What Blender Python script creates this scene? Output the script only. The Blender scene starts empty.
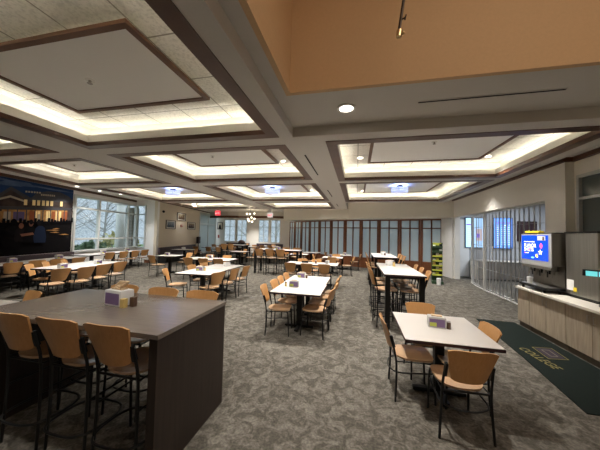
import bpy, bmesh, math, random
from mathutils import Vector, Matrix
random.seed(7)
C = bpy.context.scene.collection
SC = bpy.context.scene
PI = math.pi

# ------------------------------------------------------------------ camera, world, exposure
F_PX, YAW, PITCH, ROLL, CAM_H = 254.2, .2202, .03554, .0234, 1.8
def camera():
    cy, sy, cp, sp = math.cos(YAW), math.sin(YAW), math.cos(PITCH), math.sin(PITCH)
    f = Vector((-sy*cp, cy*cp, sp)); r = Vector((cy, sy, 0)); u = r.cross(f)
    cr, sr = math.cos(ROLL), math.sin(ROLL)
    R, U = cr*r + sr*u, -sr*r + cr*u
    cam = bpy.data.cameras.new('camera'); o = bpy.data.objects.new('camera', cam); C.objects.link(o)
    cam.sensor_width = 36; cam.lens = F_PX/600*36; cam.clip_start = .05; cam.clip_end = 300
    m = Matrix((R, U, -f)).transposed().to_4x4(); m.translation = (0, 0, CAM_H)
    o.matrix_world = m; SC.camera = o
camera()
SC.view_settings.view_transform = 'Standard'; SC.view_settings.look = 'None'
SC.view_settings.exposure = 1.78; SC.view_settings.gamma = 1.0; SC.view_settings.use_curve_mapping = False
w = bpy.data.worlds.new('overcast_sky'); SC.world = w; w.use_nodes = True
w.node_tree.nodes['Background'].inputs[0].default_value = (.80, .89, 1.0, 1)
w.node_tree.nodes['Background'].inputs[1].default_value = .62
R_ = math.radians
GLOW_W = .16
COVE_W = .52          # watts per metre of cove strip
DOWN_W = 10.0
COFFER_W = 180.0       # each recessed lamp of a coffer
SC.cycles.use_denoising = True
SC.cycles.max_bounces = 12; SC.cycles.diffuse_bounces = 8; SC.cycles.transparent_max_bounces = 12

# ------------------------------------------------------------------ helpers
def mesh_obj(name, bm, mats, parent=None, smooth=False):
    me = bpy.data.meshes.new(name); bm.normal_update(); bm.to_mesh(me); bm.free()
    for m in (mats if isinstance(mats, (list, tuple)) else [mats]): me.materials.append(m)
    if smooth:
        for p in me.polygons: p.use_smooth = True
        me.set_sharp_from_angle(angle=math.radians(40))
    o = bpy.data.objects.new(name, me); C.objects.link(o)
    if parent is not None: o.parent = parent
    return o
def tag(o, label, cat, group=None):
    o['label'] = label; o['category'] = cat
    if group: o['group'] = group
    return o
def thing(name, label, cat, loc=(0, 0, 0), rz=0, group=None):
    o = bpy.data.objects.new(name, None); C.objects.link(o)
    o.location = loc; o.rotation_euler = (0, 0, rz); o.empty_display_size = .1
    return tag(o, label, cat, group)
def struct(name, bm, mats, parent=None, smooth=False):
    o = mesh_obj(name, bm, mats, parent, smooth)
    if parent is None: o['kind'] = 'structure'
    return o
def dup(root, loc, rz, label, group=None):
    r = root.copy(); C.objects.link(r); r.location = loc; r.rotation_euler = (0, 0, rz); r['label'] = label
    if group: r['group'] = group
    for ch in list(root.children):
        c = ch.copy(); C.objects.link(c); c.parent = r
        for g in list(ch.children):
            d = g.copy(); C.objects.link(d); d.parent = c
    return r
def BM(): return bmesh.new()
def quad(bm, pts, mi=0):
    f = bm.faces.new([bm.verts.new(p) for p in pts]); f.material_index = mi; return f
def box(bm, x0, x1, y0, y1, z0, z1, mi=0, bev=0, rot=None):
    r = bmesh.ops.create_cube(bm, size=1)
    vs = r['verts']
    bmesh.ops.scale(bm, vec=(x1-x0, y1-y0, z1-z0), verts=vs)
    fs = set(f for v in vs for f in v.link_faces)
    if bev > 0:
        es = set(e for v in vs for e in v.link_edges)
        rr = bmesh.ops.bevel(bm, geom=list(es), offset=bev, segments=2, affect='EDGES', profile=.7)
        vs = list(set(v for f in rr['faces'] for v in f.verts) | set(v for v in vs if v.is_valid))
        fs = set(f for v in vs for f in v.link_faces)
    if rot is not None: bmesh.ops.rotate(bm, cent=(0, 0, 0), matrix=rot, verts=vs)
    bmesh.ops.translate(bm, vec=((x0+x1)/2, (y0+y1)/2, (z0+z1)/2), verts=vs)
    for f in fs: f.material_index = mi
    return vs
def tube(bm, pts, r, seg=8, closed=False, mi=0):
    pts = [Vector(p) for p in pts]; n = len(pts); rings = []
    prev = None
    for i, p in enumerate(pts):
        if closed: t = (pts[(i+1) % n] - pts[i-1])
        else: t = pts[min(i+1, n-1)] - pts[max(i-1, 0)]
        t.normalize()
        if prev is None:
            a = Vector((0, 0, 1)) if abs(t.z) < .9 else Vector((1, 0, 0))
            u = t.cross(a).normalized()
        else: u = (prev - t*prev.dot(t)).normalized()
        prev = u; v = t.cross(u)
        rr = r[i] if isinstance(r, (list, tuple)) else r
        rings.append([bm.verts.new(p + u*rr*math.cos(2*PI*k/seg) + v*rr*math.sin(2*PI*k/seg)) for k in range(seg)])
    m = n if closed else n-1
    for i in range(m):
        A, B = rings[i], rings[(i+1) % n]
        for k in range(seg):
            f = bm.faces.new((A[k], A[(k+1) % seg], B[(k+1) % seg], B[k])); f.material_index = mi
    if not closed:
        bm.faces.new(rings[0][::-1]).material_index = mi; bm.faces.new(rings[-1]).material_index = mi
def cyl(bm, x, y, z0, z1, r, seg=16, r2=None, mi=0):
    tube(bm, [(x, y, z0), (x, y, z1)], [r, r if r2 is None else r2], seg, mi=mi)
def prism(bm, outline, z0, z1, mi=0):
    a = [bm.verts.new((x, y, z0)) for x, y in outline]; b = [bm.verts.new((x, y, z1)) for x, y in outline]
    n = len(outline)
    bm.faces.new(a[::-1]).material_index = mi; bm.faces.new(b).material_index = mi
    for i in range(n): bm.faces.new((a[i], a[(i+1) % n], b[(i+1) % n], b[i])).material_index = mi
def wallslab(bm, p, q, z0, z1, t, mi=0):
    """vertical slab from p to q, thickness t towards the left of p->q"""
    p, q = Vector(p), Vector(q); d = (q-p).normalized(); nrm = Vector((-d.y, d.x))*t
    prism(bm, [p[:], q[:], (q+nrm)[:], (p+nrm)[:]], z0, z1, mi)
def sphere(bm, c, r, u=12, v=8, sz=1, mi=0):
    res = bmesh.ops.create_uvsphere(bm, u_segments=u, v_segments=v, radius=r)
    bmesh.ops.scale(bm, vec=(1, 1, sz), verts=res['verts']); bmesh.ops.translate(bm, vec=c, verts=res['verts'])
    for vv in res['verts']:
        for f in vv.link_faces: f.material_index = mi
def smoothstep_pts(pts, it=2):
    for _ in range(it):
        q = [pts[0]]
        for a, b in zip(pts, pts[1:]):
            a, b = Vector(a), Vector(b); q += [a*.75+b*.25, a*.25+b*.75]
        pts = q + [pts[-1]]
    return pts

# ------------------------------------------------------------------ materials
def mat(name, col, rough=.5, metal=0, spec=.5, emit=None, es=0, noise=None, bump=0, wood=None, coat=0):
    m = bpy.data.materials.new(name); m.use_nodes = True; nt = m.node_tree; b = nt.nodes['Principled BSDF']
    b.inputs['Base Color'].default_value = (*col, 1); b.inputs['Roughness'].default_value = rough
    b.inputs['Metallic'].default_value = metal; b.inputs['Specular IOR Level'].default_value = spec
    if coat: b.inputs['Coat Weight'].default_value = coat; b.inputs['Coat Roughness'].default_value = .25
    if emit: b.inputs['Emission Color'].default_value = (*emit, 1); b.inputs['Emission Strength'].default_value = es
    if noise or wood:
        tc = nt.nodes.new('ShaderNodeTexCoord'); mp = nt.nodes.new('ShaderNodeMapping'); nz = nt.nodes.new('ShaderNodeTexNoise')
        rp = nt.nodes.new('ShaderNodeValToRGB')
        nt.links.new(tc.outputs['Object'], mp.inputs[0]); nt.links.new(mp.outputs[0], nz.inputs[0]); nt.links.new(nz.outputs[0], rp.inputs[0]); nt.links.new(rp.outputs[0], b.inputs['Base Color'])
        if wood: sc, col2 = wood; mp.inputs['Scale'].default_value = sc; nz.inputs['Scale'].default_value = 1; nz.inputs['Detail'].default_value = 5; nz.inputs['Distortion'].default_value = .6
        else: s, col2 = noise; nz.inputs['Scale'].default_value = s; nz.inputs['Detail'].default_value = 6
        rp.color_ramp.elements[0].position = .3; rp.color_ramp.elements[1].position = .7
        rp.color_ramp.elements[0].color = (*col2, 1); rp.color_ramp.elements[1].color = (*col, 1)
        if bump:
            bp = nt.nodes.new('ShaderNodeBump'); bp.inputs['Strength'].default_value = bump; bp.inputs['Distance'].default_value = .01
            nt.links.new(nz.outputs[0], bp.inputs['Height']); nt.links.new(bp.outputs[0], b.inputs['Normal'])
    return m
M = {}
M['beam'] = mat('taupe_ceiling_paint', (.56, .54, .50), .7, noise=(60, (.54, .52, .48)))
M['cream'] = mat('cream_paint', (.74, .70, .60), .6)
M['white_paint'] = mat('white_cove_paint', (.85, .83, .76), .6)
M['trimwood'] = mat('dark_walnut_trim', (.10, .038, .017), .35, wood=((3, 3, 40), (.065, .024, .011)))
M['oaktrim'] = mat('oak_panel_border', (.15, .065, .030), .4, wood=((3, 3, 40), (.11, .046, .021)))
M['panel'] = mat('grey_centre_panel', (.90, .90, .87), .7)
M['wall'] = mat('greige_wall_paint', (.84, .815, .76), .7, noise=(90, (.82, .795, .74)))
M['wall_warm'] = mat('warm_beige_wall_paint', (.66, .59, .48), .7, noise=(80, (.64, .57, .46)))
M['well'] = mat('tan_orange_paint', (.60, .40, .22), .75, noise=(40, (.57, .38, .21)))
M['white_wall'] = mat('white_wall_paint', (.86, .86, .85), .6)
M['chairwood'] = mat('honey_beech_plywood', (.53, .28, .105), .38, wood=((60, 60, 5), (.47, .235, .082)), coat=.2)
M['seatwood'] = mat('pale_beech_sheen_tint', (.58, .38, .23), .2, wood=((50, 5, 50), (.52, .33, .19)), coat=.5)  # pale beech, lightened further so the colour carries the ceiling's sheen
M['black'] = mat('black_powder_coat', (.008, .008, .008), .45, spec=.3)
M['darkrubber'] = mat('matte_black', (.008, .008, .008), .7)
M['tabletop'] = mat('white_laminate', (.60, .565, .53), .28, noise=(200, (.57, .535, .50)))
M['edge'] = mat('dark_plum_edge_band', (.035, .014, .018), .4)
M['countertop'] = mat('ash_brown_laminate', (.165, .137, .117), .2, wood=((3, 60, 60), (.135, .111, .095)))
M['counterpanel'] = mat('dark_walnut_laminate', (.030, .020, .015), .5, spec=.3, wood=((40, 40, 2), (.018, .012, .009)))
M['veneer'] = mat('weathered_oak_veneer', (.45, .375, .28), .5, wood=((30, 30, 2.5), (.32, .26, .19)))
M['kick'] = mat('brown_toe_kick', (.11, .085, .06), .6)
M['solid'] = mat('cream_solid_surface', (.75, .71, .63), .25, noise=(120, (.68, .64, .56)))
M['steel'] = mat('brushed_steel', (.42, .41, .38), .32, 1)
M['darksteel'] = mat('dark_brushed_steel', (.34, .33, .30), .36, .85, wood=((40, 40, 1), (.28, .27, .245)))
M['bezel'] = mat('silver_bezel', (.45, .45, .45), .45, .4)
M['chrome'] = mat('chrome', (.7, .7, .7), .15, 1)
M['grille'] = mat('anodised_grille_metal', (.46, .46, .46), .4, .5)
M['bench'] = mat('aubergine_upholstery', (.055, .036, .045), .55)
M['paper'] = mat('white_paper', (.8, .8, .78), .8)
M['napkin'] = mat('tan_napkin_paper', (.55, .40, .25), .85)
M['holder'] = mat('grey_plastic', (.42, .41, .40), .4)
M['holder_white'] = mat('pale_grey_plastic', (.62, .62, .62), .35)
M['purple'] = mat('purple_card', (.16, .10, .22), .5)
M['lime'] = mat('lime_card', (.45, .50, .08), .5)
M['shaker'] = mat('straw_yellow_plastic', (.55, .40, .14), .4)
M['pepper'] = mat('dark_brown_plastic', (.09, .05, .03), .4)
M['frame_black'] = mat('black_picture_frame', (.03, .022, .018), .4)
M['matboard'] = mat('white_mat_board', (.74, .73, .70), .8)
M['red'] = mat('red_alarm', (.35, .05, .03), .4)
M['lamp'] = mat('lamp_diffuser', (1, 1, 1), .4, emit=(1, .93, .82), es=3.3)
M['drum'] = mat('crystal_drum_lit', (.85, .88, .95), .3, emit=(.42, .52, 1.0), es=.20)
M['drumband'] = mat('crystal_band', (.45, .5, .62), .3, emit=(.4, .5, .8), es=0.193)
M['bulb'] = mat('warm_globe_lit', (1, 1, 1), .4, emit=(1, .84, .6), es=.9)
M['bronze'] = mat('dark_bronze', (.05, .035, .025), .4, .7)
M['brass'] = mat('brass_fitting', (.62, .45, .25), .3, .8)
M['tin'] = mat('white_enamel', (.75, .74, .7), .4)
M['slot'] = mat('black_slot', (.006, .006, .006), .9)
M['alu'] = mat('pale_window_frame', (.60, .62, .61), .4, .3)
M['doorwood'] = mat('mahogany', (.23, .085, .034), .38, wood=((30, 30, 3), (.16, .055, .022)))
M['matgreen'] = mat('charcoal_green_carpet_mat', (.013, .018, .016), .95, spec=.08, noise=(300, (.009, .013, .011)), bump=.3)
M['gold'] = mat('gold_mat_ink', (.15, .125, .035), .9)
M['matpurple'] = mat('purple_mat_ink', (.016, .008, .020), .9)
M['exitface'] = mat('exit_sign_face', (.7, .68, .66), .5, emit=(.8, .75, .72), es=0.193)
M['exitred'] = mat('exit_red_lit', (.8, .02, .03), .5, emit=(1, .05, .07), es=0.495)
M['screen'] = mat('menu_screen_lit', (.02, .05, .2), .2, emit=(.13, .33, 1.0), es=0.522)
M['screen_pale'] = mat('menu_screen_pale_lit', (.2, .3, .4), .2, emit=(.35, .62, 1.0), es=0.522)
M['scr_line'] = mat('menu_line_lit', (.2, .2, .4), .2, emit=(.45, .55, 1), es=0.55)
M['scr_purple'] = mat('menu_heading_lit', (.1, .05, .3), .2, emit=(.16, .08, .62), es=0.55)
M['scr_food'] = mat('menu_picture_lit', (.3, .2, .2), .2, emit=(.45, .38, .40), es=0.55)
M['disp_blue'] = mat('display_blue_lit', (.0, .015, .15), .25, emit=(.002, .055, .62), es=0.5)
M['disp_white'] = mat('display_white_lit', (.8, .8, .8), .3, emit=(.9, .95, 1), es=0.44)
M['disp_red'] = mat('display_red_lit', (.8, .1, .2), .3, emit=(1, .06, .18), es=0.44)
M['disp_yellow'] = mat('display_yellow_lit', (.8, .7, .1), .3, emit=(1, .75, .08), es=0.44)
M['disp_cyan'] = mat('display_cyan_lit', (.2, .6, .8), .3, emit=(.2, .65, .75), es=0.385)
M['teal'] = mat('teal_strip_lit', (.1, .5, .5), .3, emit=(.12, .5, .52), es=0.385)
M['yellow'] = mat('yellow_sticker', (.8, .6, .03), .5)
M['rackgreen'] = mat('lime_shelf', (.42, .45, .06), .5)
M['rackdark'] = mat('dark_green_base', (.02, .05, .02), .6)
M['grass'] = mat('winter_grass', (.16, .24, .10), .9, noise=(3, (.10, .15, .07)))
M['hedge'] = mat('hedge_leaves', (.22, .31, .20), .8, noise=(9, (.12, .18, .11)))
M['yellowbush'] = mat('forsythia_leaves', (.46, .43, .20), .8, noise=(12, (.30, .28, .13)))
M['bark'] = mat('grey_bark', (.30, .29, .28), .9)
M['woods'] = mat('winter_woods', (.52, .54, .56), 1, noise=(5, (.27, .29, .31)))
M['brick'] = mat('grey_block', (.36, .33, .30), .8)
M['stone'] = mat('white_column_stone', (.72, .72, .68), .7)
M['servery'] = mat('servery_grey_wall', (.42, .43, .45), .6)
M['servcab'] = mat('servery_cabinet', (.20, .175, .15), .6, wood=((20, 20, 2), (.15, .13, .11)))
M['blackglass'] = mat('dark_interior_window', (.10, .125, .125), .12, spec=.6)

def carpet():
    m = bpy.data.materials.new('mottled_taupe_carpet'); m.use_nodes = True; nt = m.node_tree; b = nt.nodes['Principled BSDF']
    tc = nt.nodes.new('ShaderNodeTexCoord')
    n1 = nt.nodes.new('ShaderNodeTexNoise'); n1.inputs['Scale'].default_value = 7.5; n1.inputs['Detail'].default_value = 4; n1.inputs['Distortion'].default_value = 1.1; n1.inputs['Roughness'].default_value = .62
    n2 = nt.nodes.new('ShaderNodeTexNoise'); n2.inputs['Scale'].default_value = 45; n2.inputs['Detail'].default_value = 3
    n3 = nt.nodes.new('ShaderNodeTexNoise'); n3.inputs['Scale'].default_value = .9
    for n in (n1, n2, n3): nt.links.new(tc.outputs['Object'], n.inputs[0])
    r1 = nt.nodes.new('ShaderNodeValToRGB'); e = r1.color_ramp.elements
    e[0].position = .42; e[0].color = (.074, .066, .054, 1); e[1].position = .62; e[1].color = (.152, .138, .116, 1)
    nt.links.new(n1.outputs[0], r1.inputs[0])
    mx = nt.nodes.new('ShaderNodeMixRGB'); mx.blend_type = 'OVERLAY'; mx.inputs[0].default_value = .75
    nt.links.new(r1.outputs[0], mx.inputs[1]); nt.links.new(n2.outputs[0], mx.inputs[2])
    nt.links.new(mx.outputs[0], b.inputs['Base Color']); b.inputs['Roughness'].default_value = .95; b.inputs['Specular IOR Level'].default_value = .1
    return m
M['carpet'] = carpet()
def tilemat():
    m = bpy.data.materials.new('acoustic_tile_grid'); m.use_nodes = True; nt = m.node_tree; b = nt.nodes['Principled BSDF']
    tc = nt.nodes.new('ShaderNodeTexCoord'); br = nt.nodes.new('ShaderNodeTexBrick')
    br.offset = 0; br.inputs['Scale'].default_value = 1; br.inputs['Brick Width'].default_value = .61; br.inputs['Row Height'].default_value = .61
    br.inputs['Mortar Size'].default_value = .008; br.inputs['Color1'].default_value = (.84, .82, .77, 1); br.inputs['Color2'].default_value = (.82, .80, .75, 1); br.inputs['Mortar'].default_value = (.36, .34, .30, 1)
    nz = nt.nodes.new('ShaderNodeTexNoise'); nz.inputs['Scale'].default_value = 45; nz.inputs['Detail'].default_value = 3
    mx = nt.nodes.new('ShaderNodeMixRGB'); mx.blend_type = 'MULTIPLY'; mx.inputs[0].default_value = .35
    nt.links.new(tc.outputs['Object'], br.inputs[0]); nt.links.new(tc.outputs['Object'], nz.inputs[0])
    rp = nt.nodes.new('ShaderNodeValToRGB'); rp.color_ramp.elements[0].position = .35; rp.color_ramp.elements[0].color = (.45, .45, .45, 1); rp.color_ramp.elements[1].position = .55
    nt.links.new(nz.outputs[0], rp.inputs[0]); nt.links.new(br.outputs[0], mx.inputs[1]); nt.links.new(rp.outputs[0], mx.inputs[2])
    nt.links.new(mx.outputs[0], b.inputs['Base Color']); b.inputs['Roughness'].default_value = .85
    return m
M['tile'] = tilemat()
def glassmat(name, tint, gl):
    m = bpy.data.materials.new(name); m.use_nodes = True; nt = m.node_tree
    for n in list(nt.nodes):
        if n.type == 'BSDF_PRINCIPLED': nt.nodes.remove(n)
    t = nt.nodes.new('ShaderNodeBsdfTransparent'); t.inputs[0].default_value = (*tint, 1)
    g = nt.nodes.new('ShaderNodeBsdfGlossy'); g.inputs['Roughness'].default_value = .03
    mx = nt.nodes.new('ShaderNodeMixShader'); mx.inputs[0].default_value = gl
    nt.links.new(t.outputs[0], mx.inputs[1]); nt.links.new(g.outputs[0], mx.inputs[2])
    nt.links.new(mx.outputs[0], nt.nodes['Material Output'].inputs[0]); return m
M['glass'] = glassmat('clear_window_glass', (.95, .98, .98), .004)
def frosted():
    m = bpy.data.materials.new('frosted_glass'); m.use_nodes = True; nt = m.node_tree
    b = nt.nodes['Principled BSDF']; b.inputs['Base Color'].default_value = (.42, .46, .46, 1); b.inputs['Roughness'].default_value = .22
    tr = nt.nodes.new('ShaderNodeBsdfTranslucent'); tr.inputs[0].default_value = (.70, .76, .76, 1)
    tc = nt.nodes.new('ShaderNodeTexCoord'); nz = nt.nodes.new('ShaderNodeTexNoise'); nz.inputs['Scale'].default_value = 90
    nt.links.new(tc.outputs['Object'], nz.inputs[0]); bp = nt.nodes.new('ShaderNodeBump'); bp.inputs['Strength'].default_value = .15; nt.links.new(nz.outputs[0], bp.inputs['Height']); nt.links.new(bp.outputs[0], b.inputs['Normal'])
    mx = nt.nodes.new('ShaderNodeMixShader'); mx.inputs[0].default_value = .5
    nt.links.new(b.outputs[0], mx.inputs[1]); nt.links.new(tr.outputs[0], mx.inputs[2]); nt.links.new(mx.outputs[0], nt.nodes['Material Output'].inputs[0])
    return m
M['frosted'] = frosted()

def area(name, loc, sx, sy, watts, col, rot=(0, 0, 0), spread=PI):
    l = bpy.data.lights.new(name, 'AREA'); l.shape = 'RECTANGLE'; l.size = sx; l.size_y = sy; l.energy = watts; l.color = col; l.spread = spread
    o = bpy.data.objects.new(name, l); o.location = loc; o.rotation_euler = rot; C.objects.link(o); return o

# ------------------------------------------------------------------ floor and walls
CZ, BZ = 3.5, 3.15            # tile ceiling, underside of the beams
bm = BM(); quad(bm, [(-15, -3, 0), (10, -3, 0), (10, 24, 0), (-15, 24, 0)]); struct('floor', bm, M['carpet'])
# left side: wall line through L0 with direction LD; photo wall, back wall
LD = Vector((-.2165, .9763)); LN = Vector((.9763, .2165))
L0 = Vector((-12.4, 12.2))
def lw(y): return L0 + LD*((y-12.2)/.9763)
def plank_wall(name, p, q, z0, z1, m, t=.15):
    bm = BM(); wallslab(bm, p, q, z0, z1, t); return struct(name, bm, m)
pm0, pm1 = lw(1.0), lw(8.23)
plank_wall('wall_left', pm0[:], pm1[:], 0, CZ, M['wall'])
# window wall below / above glass
wa, wb = lw(8.23), lw(12.2)
plank_wall('wall_left_sill', wa[:], wb[:], 0, .80, M['white_wall'])
plank_wall('wall_left_head', wa[:], wb[:], 3.25, CZ, M['white_wall'])
# return wall with small window, then photo wall
RC = Vector((-10.86, 12.07)); RW = Vector((-11.62, 12.11))
plank_wall('wall_return', RC[:], RW[:], 0, CZ, M['white_wall'], -.15)
plank_wall('wall_return_sill', RW[:], wb[:], 0, .80, M['white_wall'], -.15)
plank_wall('wall_return_head', RW[:], wb[:], 3.25, CZ, M['white_wall'], -.15)
PW1 = RC + LD*5.92; PW2 = Vector((-12.93, 21.6))
plank_wall('wall_photo', RC[:], PW1[:], 0, CZ, M['wall_warm'])
plank_wall('wall_entry_head', PW1[:], PW2[:], 3.35, CZ, M['wall'])
# back wall with two window pairs (windows from x to x, z .95-3.0)
bw = [(-12.29, -11.15), (-10.98, -9.98), (-8.81, -7.83), (-7.64, -6.74)]
xs = [-13.2] + [v for p in bw for v in p] + [-4.6]
bm = BM()
box(bm, -13.2, -4.6, 22, 22.2, 0, .95); box(bm, -13.2, -4.6, 22, 22.2, 3.02, CZ)
for i in range(0, len(xs), 2): box(bm, xs[i], xs[i+1], 22, 22.2, .95, 3.02)
struct('wall_back', bm, M['wall'])
bm = BM(); wallslab(bm, (-4.6, 22), (-4.8, 17.75), 0, CZ, .12); struct('wall_back_return', bm, M['wall'])
# behind the camera and to the right
bm = BM(); box(bm, -11.5, 4.6, -2.75, -2.6, 0, 5.2); struct('wall_front', bm, M['wall'])
bm = BM(); wallslab(bm, (-10.2, -2.7), pm0[:], 0, CZ, .15); struct('wall_left_front', bm, M['wall'])
bm = BM()
box(bm, 4.36, 4.6, -2.6, 4.3, 0, CZ); box(bm, 4.36, 4.6, 6.22, 6.3, 0, CZ)
box(bm, 4.36, 4.6, 4.3, 6.22, 0, .95); box(bm, 4.36, 4.6, 4.3, 6.22, 3.12, CZ)
struct('wall_right_near', bm, M['wall'])
bm = BM(); box(bm, 4.2, 4.6, 6.3, 6.88, 0, CZ); box(bm, 4.2, 4.4, 6.88, 12.5, 2.70, CZ)
box(bm, 4.2, 4.42, 12.4, 12.5, 0, 2.70)
struct('wall_right', bm, M['wall'])
bm = BM(); wallslab(bm, (4.0, 13.3), (4.2, 12.5), 0, 2.7, -.08); struct('wall_right_end', bm, M['white_wall'])
# crown trim along right wall
bm = BM()
box(bm, 4.12, 4.2, 6.24, 12.5, 3.42, 3.5); box(bm, 4.12, 4.36, 6.22, 6.30, 3.42, 3.5); box(bm, 4.28, 4.36, -2.6, 6.24, 3.42, 3.5)
struct('trim_1', bm, M['trimwood'])
# left crown trim
bm = BM()
a, b_ = lw(3.0), lw(12.1); wallslab(bm, (a+LN*.07)[:], (b_+LN*.07)[:], 3.40, 3.5, .06)
wallslab(bm, (RC+LN*.05)[:], (PW2+LN*.05)[:], 3.43, 3.5, .05)
struct('trim_2', bm, M['trimwood'])
# baseboards
bm = BM(); wallslab(bm, (RC+LN*.03)[:], (PW1+LN*.03)[:], 0, .14, .025); wallslab(bm, (RW+Vector((0, -.03)))[:], (RC+Vector((0, -.03)))[:], 0, .16, .025)
struct('baseboard_left', bm, M['doorwood'])
# header above glass partition
HP = [(4.2, 12.5), (3.0, 12.75), (1.2, 13.1), (-.4, 13.6), (-2.0, 14.5), (-3.6, 15.6), (-4.9, 16.7)]
bm = BM()
for p, q in zip(HP, HP[1:]): wallslab(bm, p, q, 2.69, CZ, -1.3)
struct('wall_header', bm, M['cream'])

# ------------------------------------------------------------------ ceiling
bm = BM(); quad(bm, [(x, y, CZ) for x, y in [(-15, 3.37), (9.3, 3.37), (9.3, 13.4), (3.2, 13.4), (1.4, 13.9), (-.2, 14.4), (-1.6, 15.3), (-3.2, 16.4), (-4.5, 17.6), (-4.5, 22.25), (-13.4, 22.25), (-13.4, 13), (-15, 13)]][::-1]); quad(bm, [(-15, -3, CZ), (-.8, -3, CZ), (-.8, 3.37, CZ), (-15, 3.37, CZ)][::-1])
ceil = struct('ceiling', bm, M['tile'])
# columns of coffers: x ranges and y bands (opening outer edges). Column A has a slanting outer side.
def ax(y): return -8.12 - .2217*(y-4.3) if y < 6.2 else -8.541 - .08*(y-6.2)
cols = {'A': (None, -5.17, [(.87, 3.42), (3.76, 6.22), (6.58, 10.02), (10.5, 13.1)]),
        'B': (-4.42, -1.08, [(.87, 3.36), (3.66, 6.16), (6.60, 10.05), (10.5, 13.15)]),
        'C': (-.46, 3.07, [(3.62, 6.41), (6.62, 10.38)])}
under = BM()
def uq(x00, x10, y0, x01, x11, y1):   # underside slab, box with slanting sides
    prism(under, [(x00, y0), (x10, y0), (x11, y1), (x01, y1)], BZ, BZ+.045)
YN = -2.6
# between / around columns
def hband(x0f, x1, ys, ystart, yend):
    cur = ystart
    for y0, y1 in ys + [(yend, None)]:
        if y0 > cur: uq(x0f(cur), x1, cur, x0f(y0), x1, y0)
        cur = y1
hband(lambda y: ax(y), -5.17, cols['A'][2], YN, 13.45)
hband(lambda y: -4.42, -1.08, cols['B'][2], YN, 13.45)
hband(lambda y: -.46, 3.07, cols['C'][2], 3.39, 10.75)
uq(-5.17, -4.42, YN, -5.17, -4.42, 13.45)                 # beam A/B
uq(-1.08, -.89, YN, -1.08, -.89, 3.39)                    # beam B/C near part
uq(-1.08, -.46, 3.39, -1.08, -.46, 13.45)                 # beam B/C
uq(3.07, 3.32, 3.39, 3.07, 3.32, 10.75)                   # right margin
for ya, yb in ((YN, 6.2), (6.2, 13.45)): uq(ax(ya)-.03, ax(ya), ya, ax(yb)-.03, ax(yb), yb)
# outer fascias of the dropped field
prism(under, [(3.29, 3.39), (3.32, 3.39), (3.32, 10.75), (3.29, 10.75)], BZ, CZ)
prism(under, [(-.46, 10.72), (3.32, 10.72), (3.32, 10.75), (-.46, 10.75)], BZ, CZ)
prism(under, [(-.49, 10.72), (-.46, 10.72), (-.46, 13.45), (-.49, 13.45)], BZ, CZ)
prism(under, [(-9.1, 13.42), (-.46, 13.42), (-.46, 13.45), (-9.1, 13.45)], BZ, CZ)
for ya, yb in ((YN, 6.2), (6.2, 13.45)): prism(under, [(ax(ya)-.05, ya), (ax(ya)-.03, ya), (ax(yb)-.03, yb), (ax(yb)-.05, yb)], BZ, CZ)
struct('ceiling_beams', under, M['beam'], ceil)
# raised flat ceiling with the tall tan light well
RZ = 3.28
bm = BM()
box(bm, -.89, -.711, YN, 3.39, RZ, RZ+.04); box(bm, -.712, 4.45, 2.532, 3.39, RZ, RZ+.04); box(bm, 3.9, 4.45, YN, 2.53, RZ, RZ+.04)
box(bm, -.91, -.889, YN, 3.389, BZ-.001, RZ+.05); box(bm, -.91, 3.321, 3.388, 3.42, BZ-.001, RZ+.05); box(bm, 3.3, 4.45, 3.387, 3.42, RZ+.001, CZ)
struct('ceiling_soffit', bm, M['beam'], ceil)
bm = BM()
box(bm, -.76, -.709, -2.0, 2.58, RZ-.001, 5.2); box(bm, -.709, 3.9, 2.53, 2.58, RZ-.001, 5.2); box(bm, 3.9, 3.95, -2.0, 2.58, RZ-.001, 5.2); box(bm, -.76, 3.95, -2.05, -2.0, RZ+.01, 5.2)
box(bm, -.76, 3.95, -2.05, 2.58, 5.2, 5.25)
struct('ceiling_light_well', bm, M['well'], ceil)
bm = BM(); box(bm, -.71, 3.9, -2.6, -2.05, RZ, RZ+.04); struct('ceiling_soffit_rear', bm, M['beam'], ceil)

tn = 2
def inset(q, d):
    """inset a convex CCW quad by d"""
    n = len(q); out = []
    for i in range(n):
        p0, p1, p2 = Vector(q[i-1]), Vector(q[i]), Vector(q[(i+1) % n])
        d1, d2 = (p1-p0).normalized(), (p2-p1).normalized()
        n1, n2 = Vector((-d1.y, d1.x)), Vector((-d2.y, d2.x))
        bis = (n1+n2); bis = bis/(1+n1.dot(n2)); out.append((p1+bis*d)[:])
    return out
def ring(bm, A, B, z0, z1, mi=0):
    n = len(A)
    va0 = [bm.verts.new((*p, z0)) for p in A]; va1 = [bm.verts.new((*p, z1)) for p in A]
    vb0 = [bm.verts.new((*p, z0)) for p in B]; vb1 = [bm.verts.new((*p, z1)) for p in B]
    for i in range(n):
        j = (i+1) % n
        for f in ((va0[j], va0[i], vb0[i], vb0[j]), (va1[i], va1[j], vb1[j], vb1[i]), (vb0[j], vb0[i], vb1[i], vb1[j]), (va0[i], va0[j], va1[j], va1[i])):
            bm.faces.new(f).material_index = mi
coves = []
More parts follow.
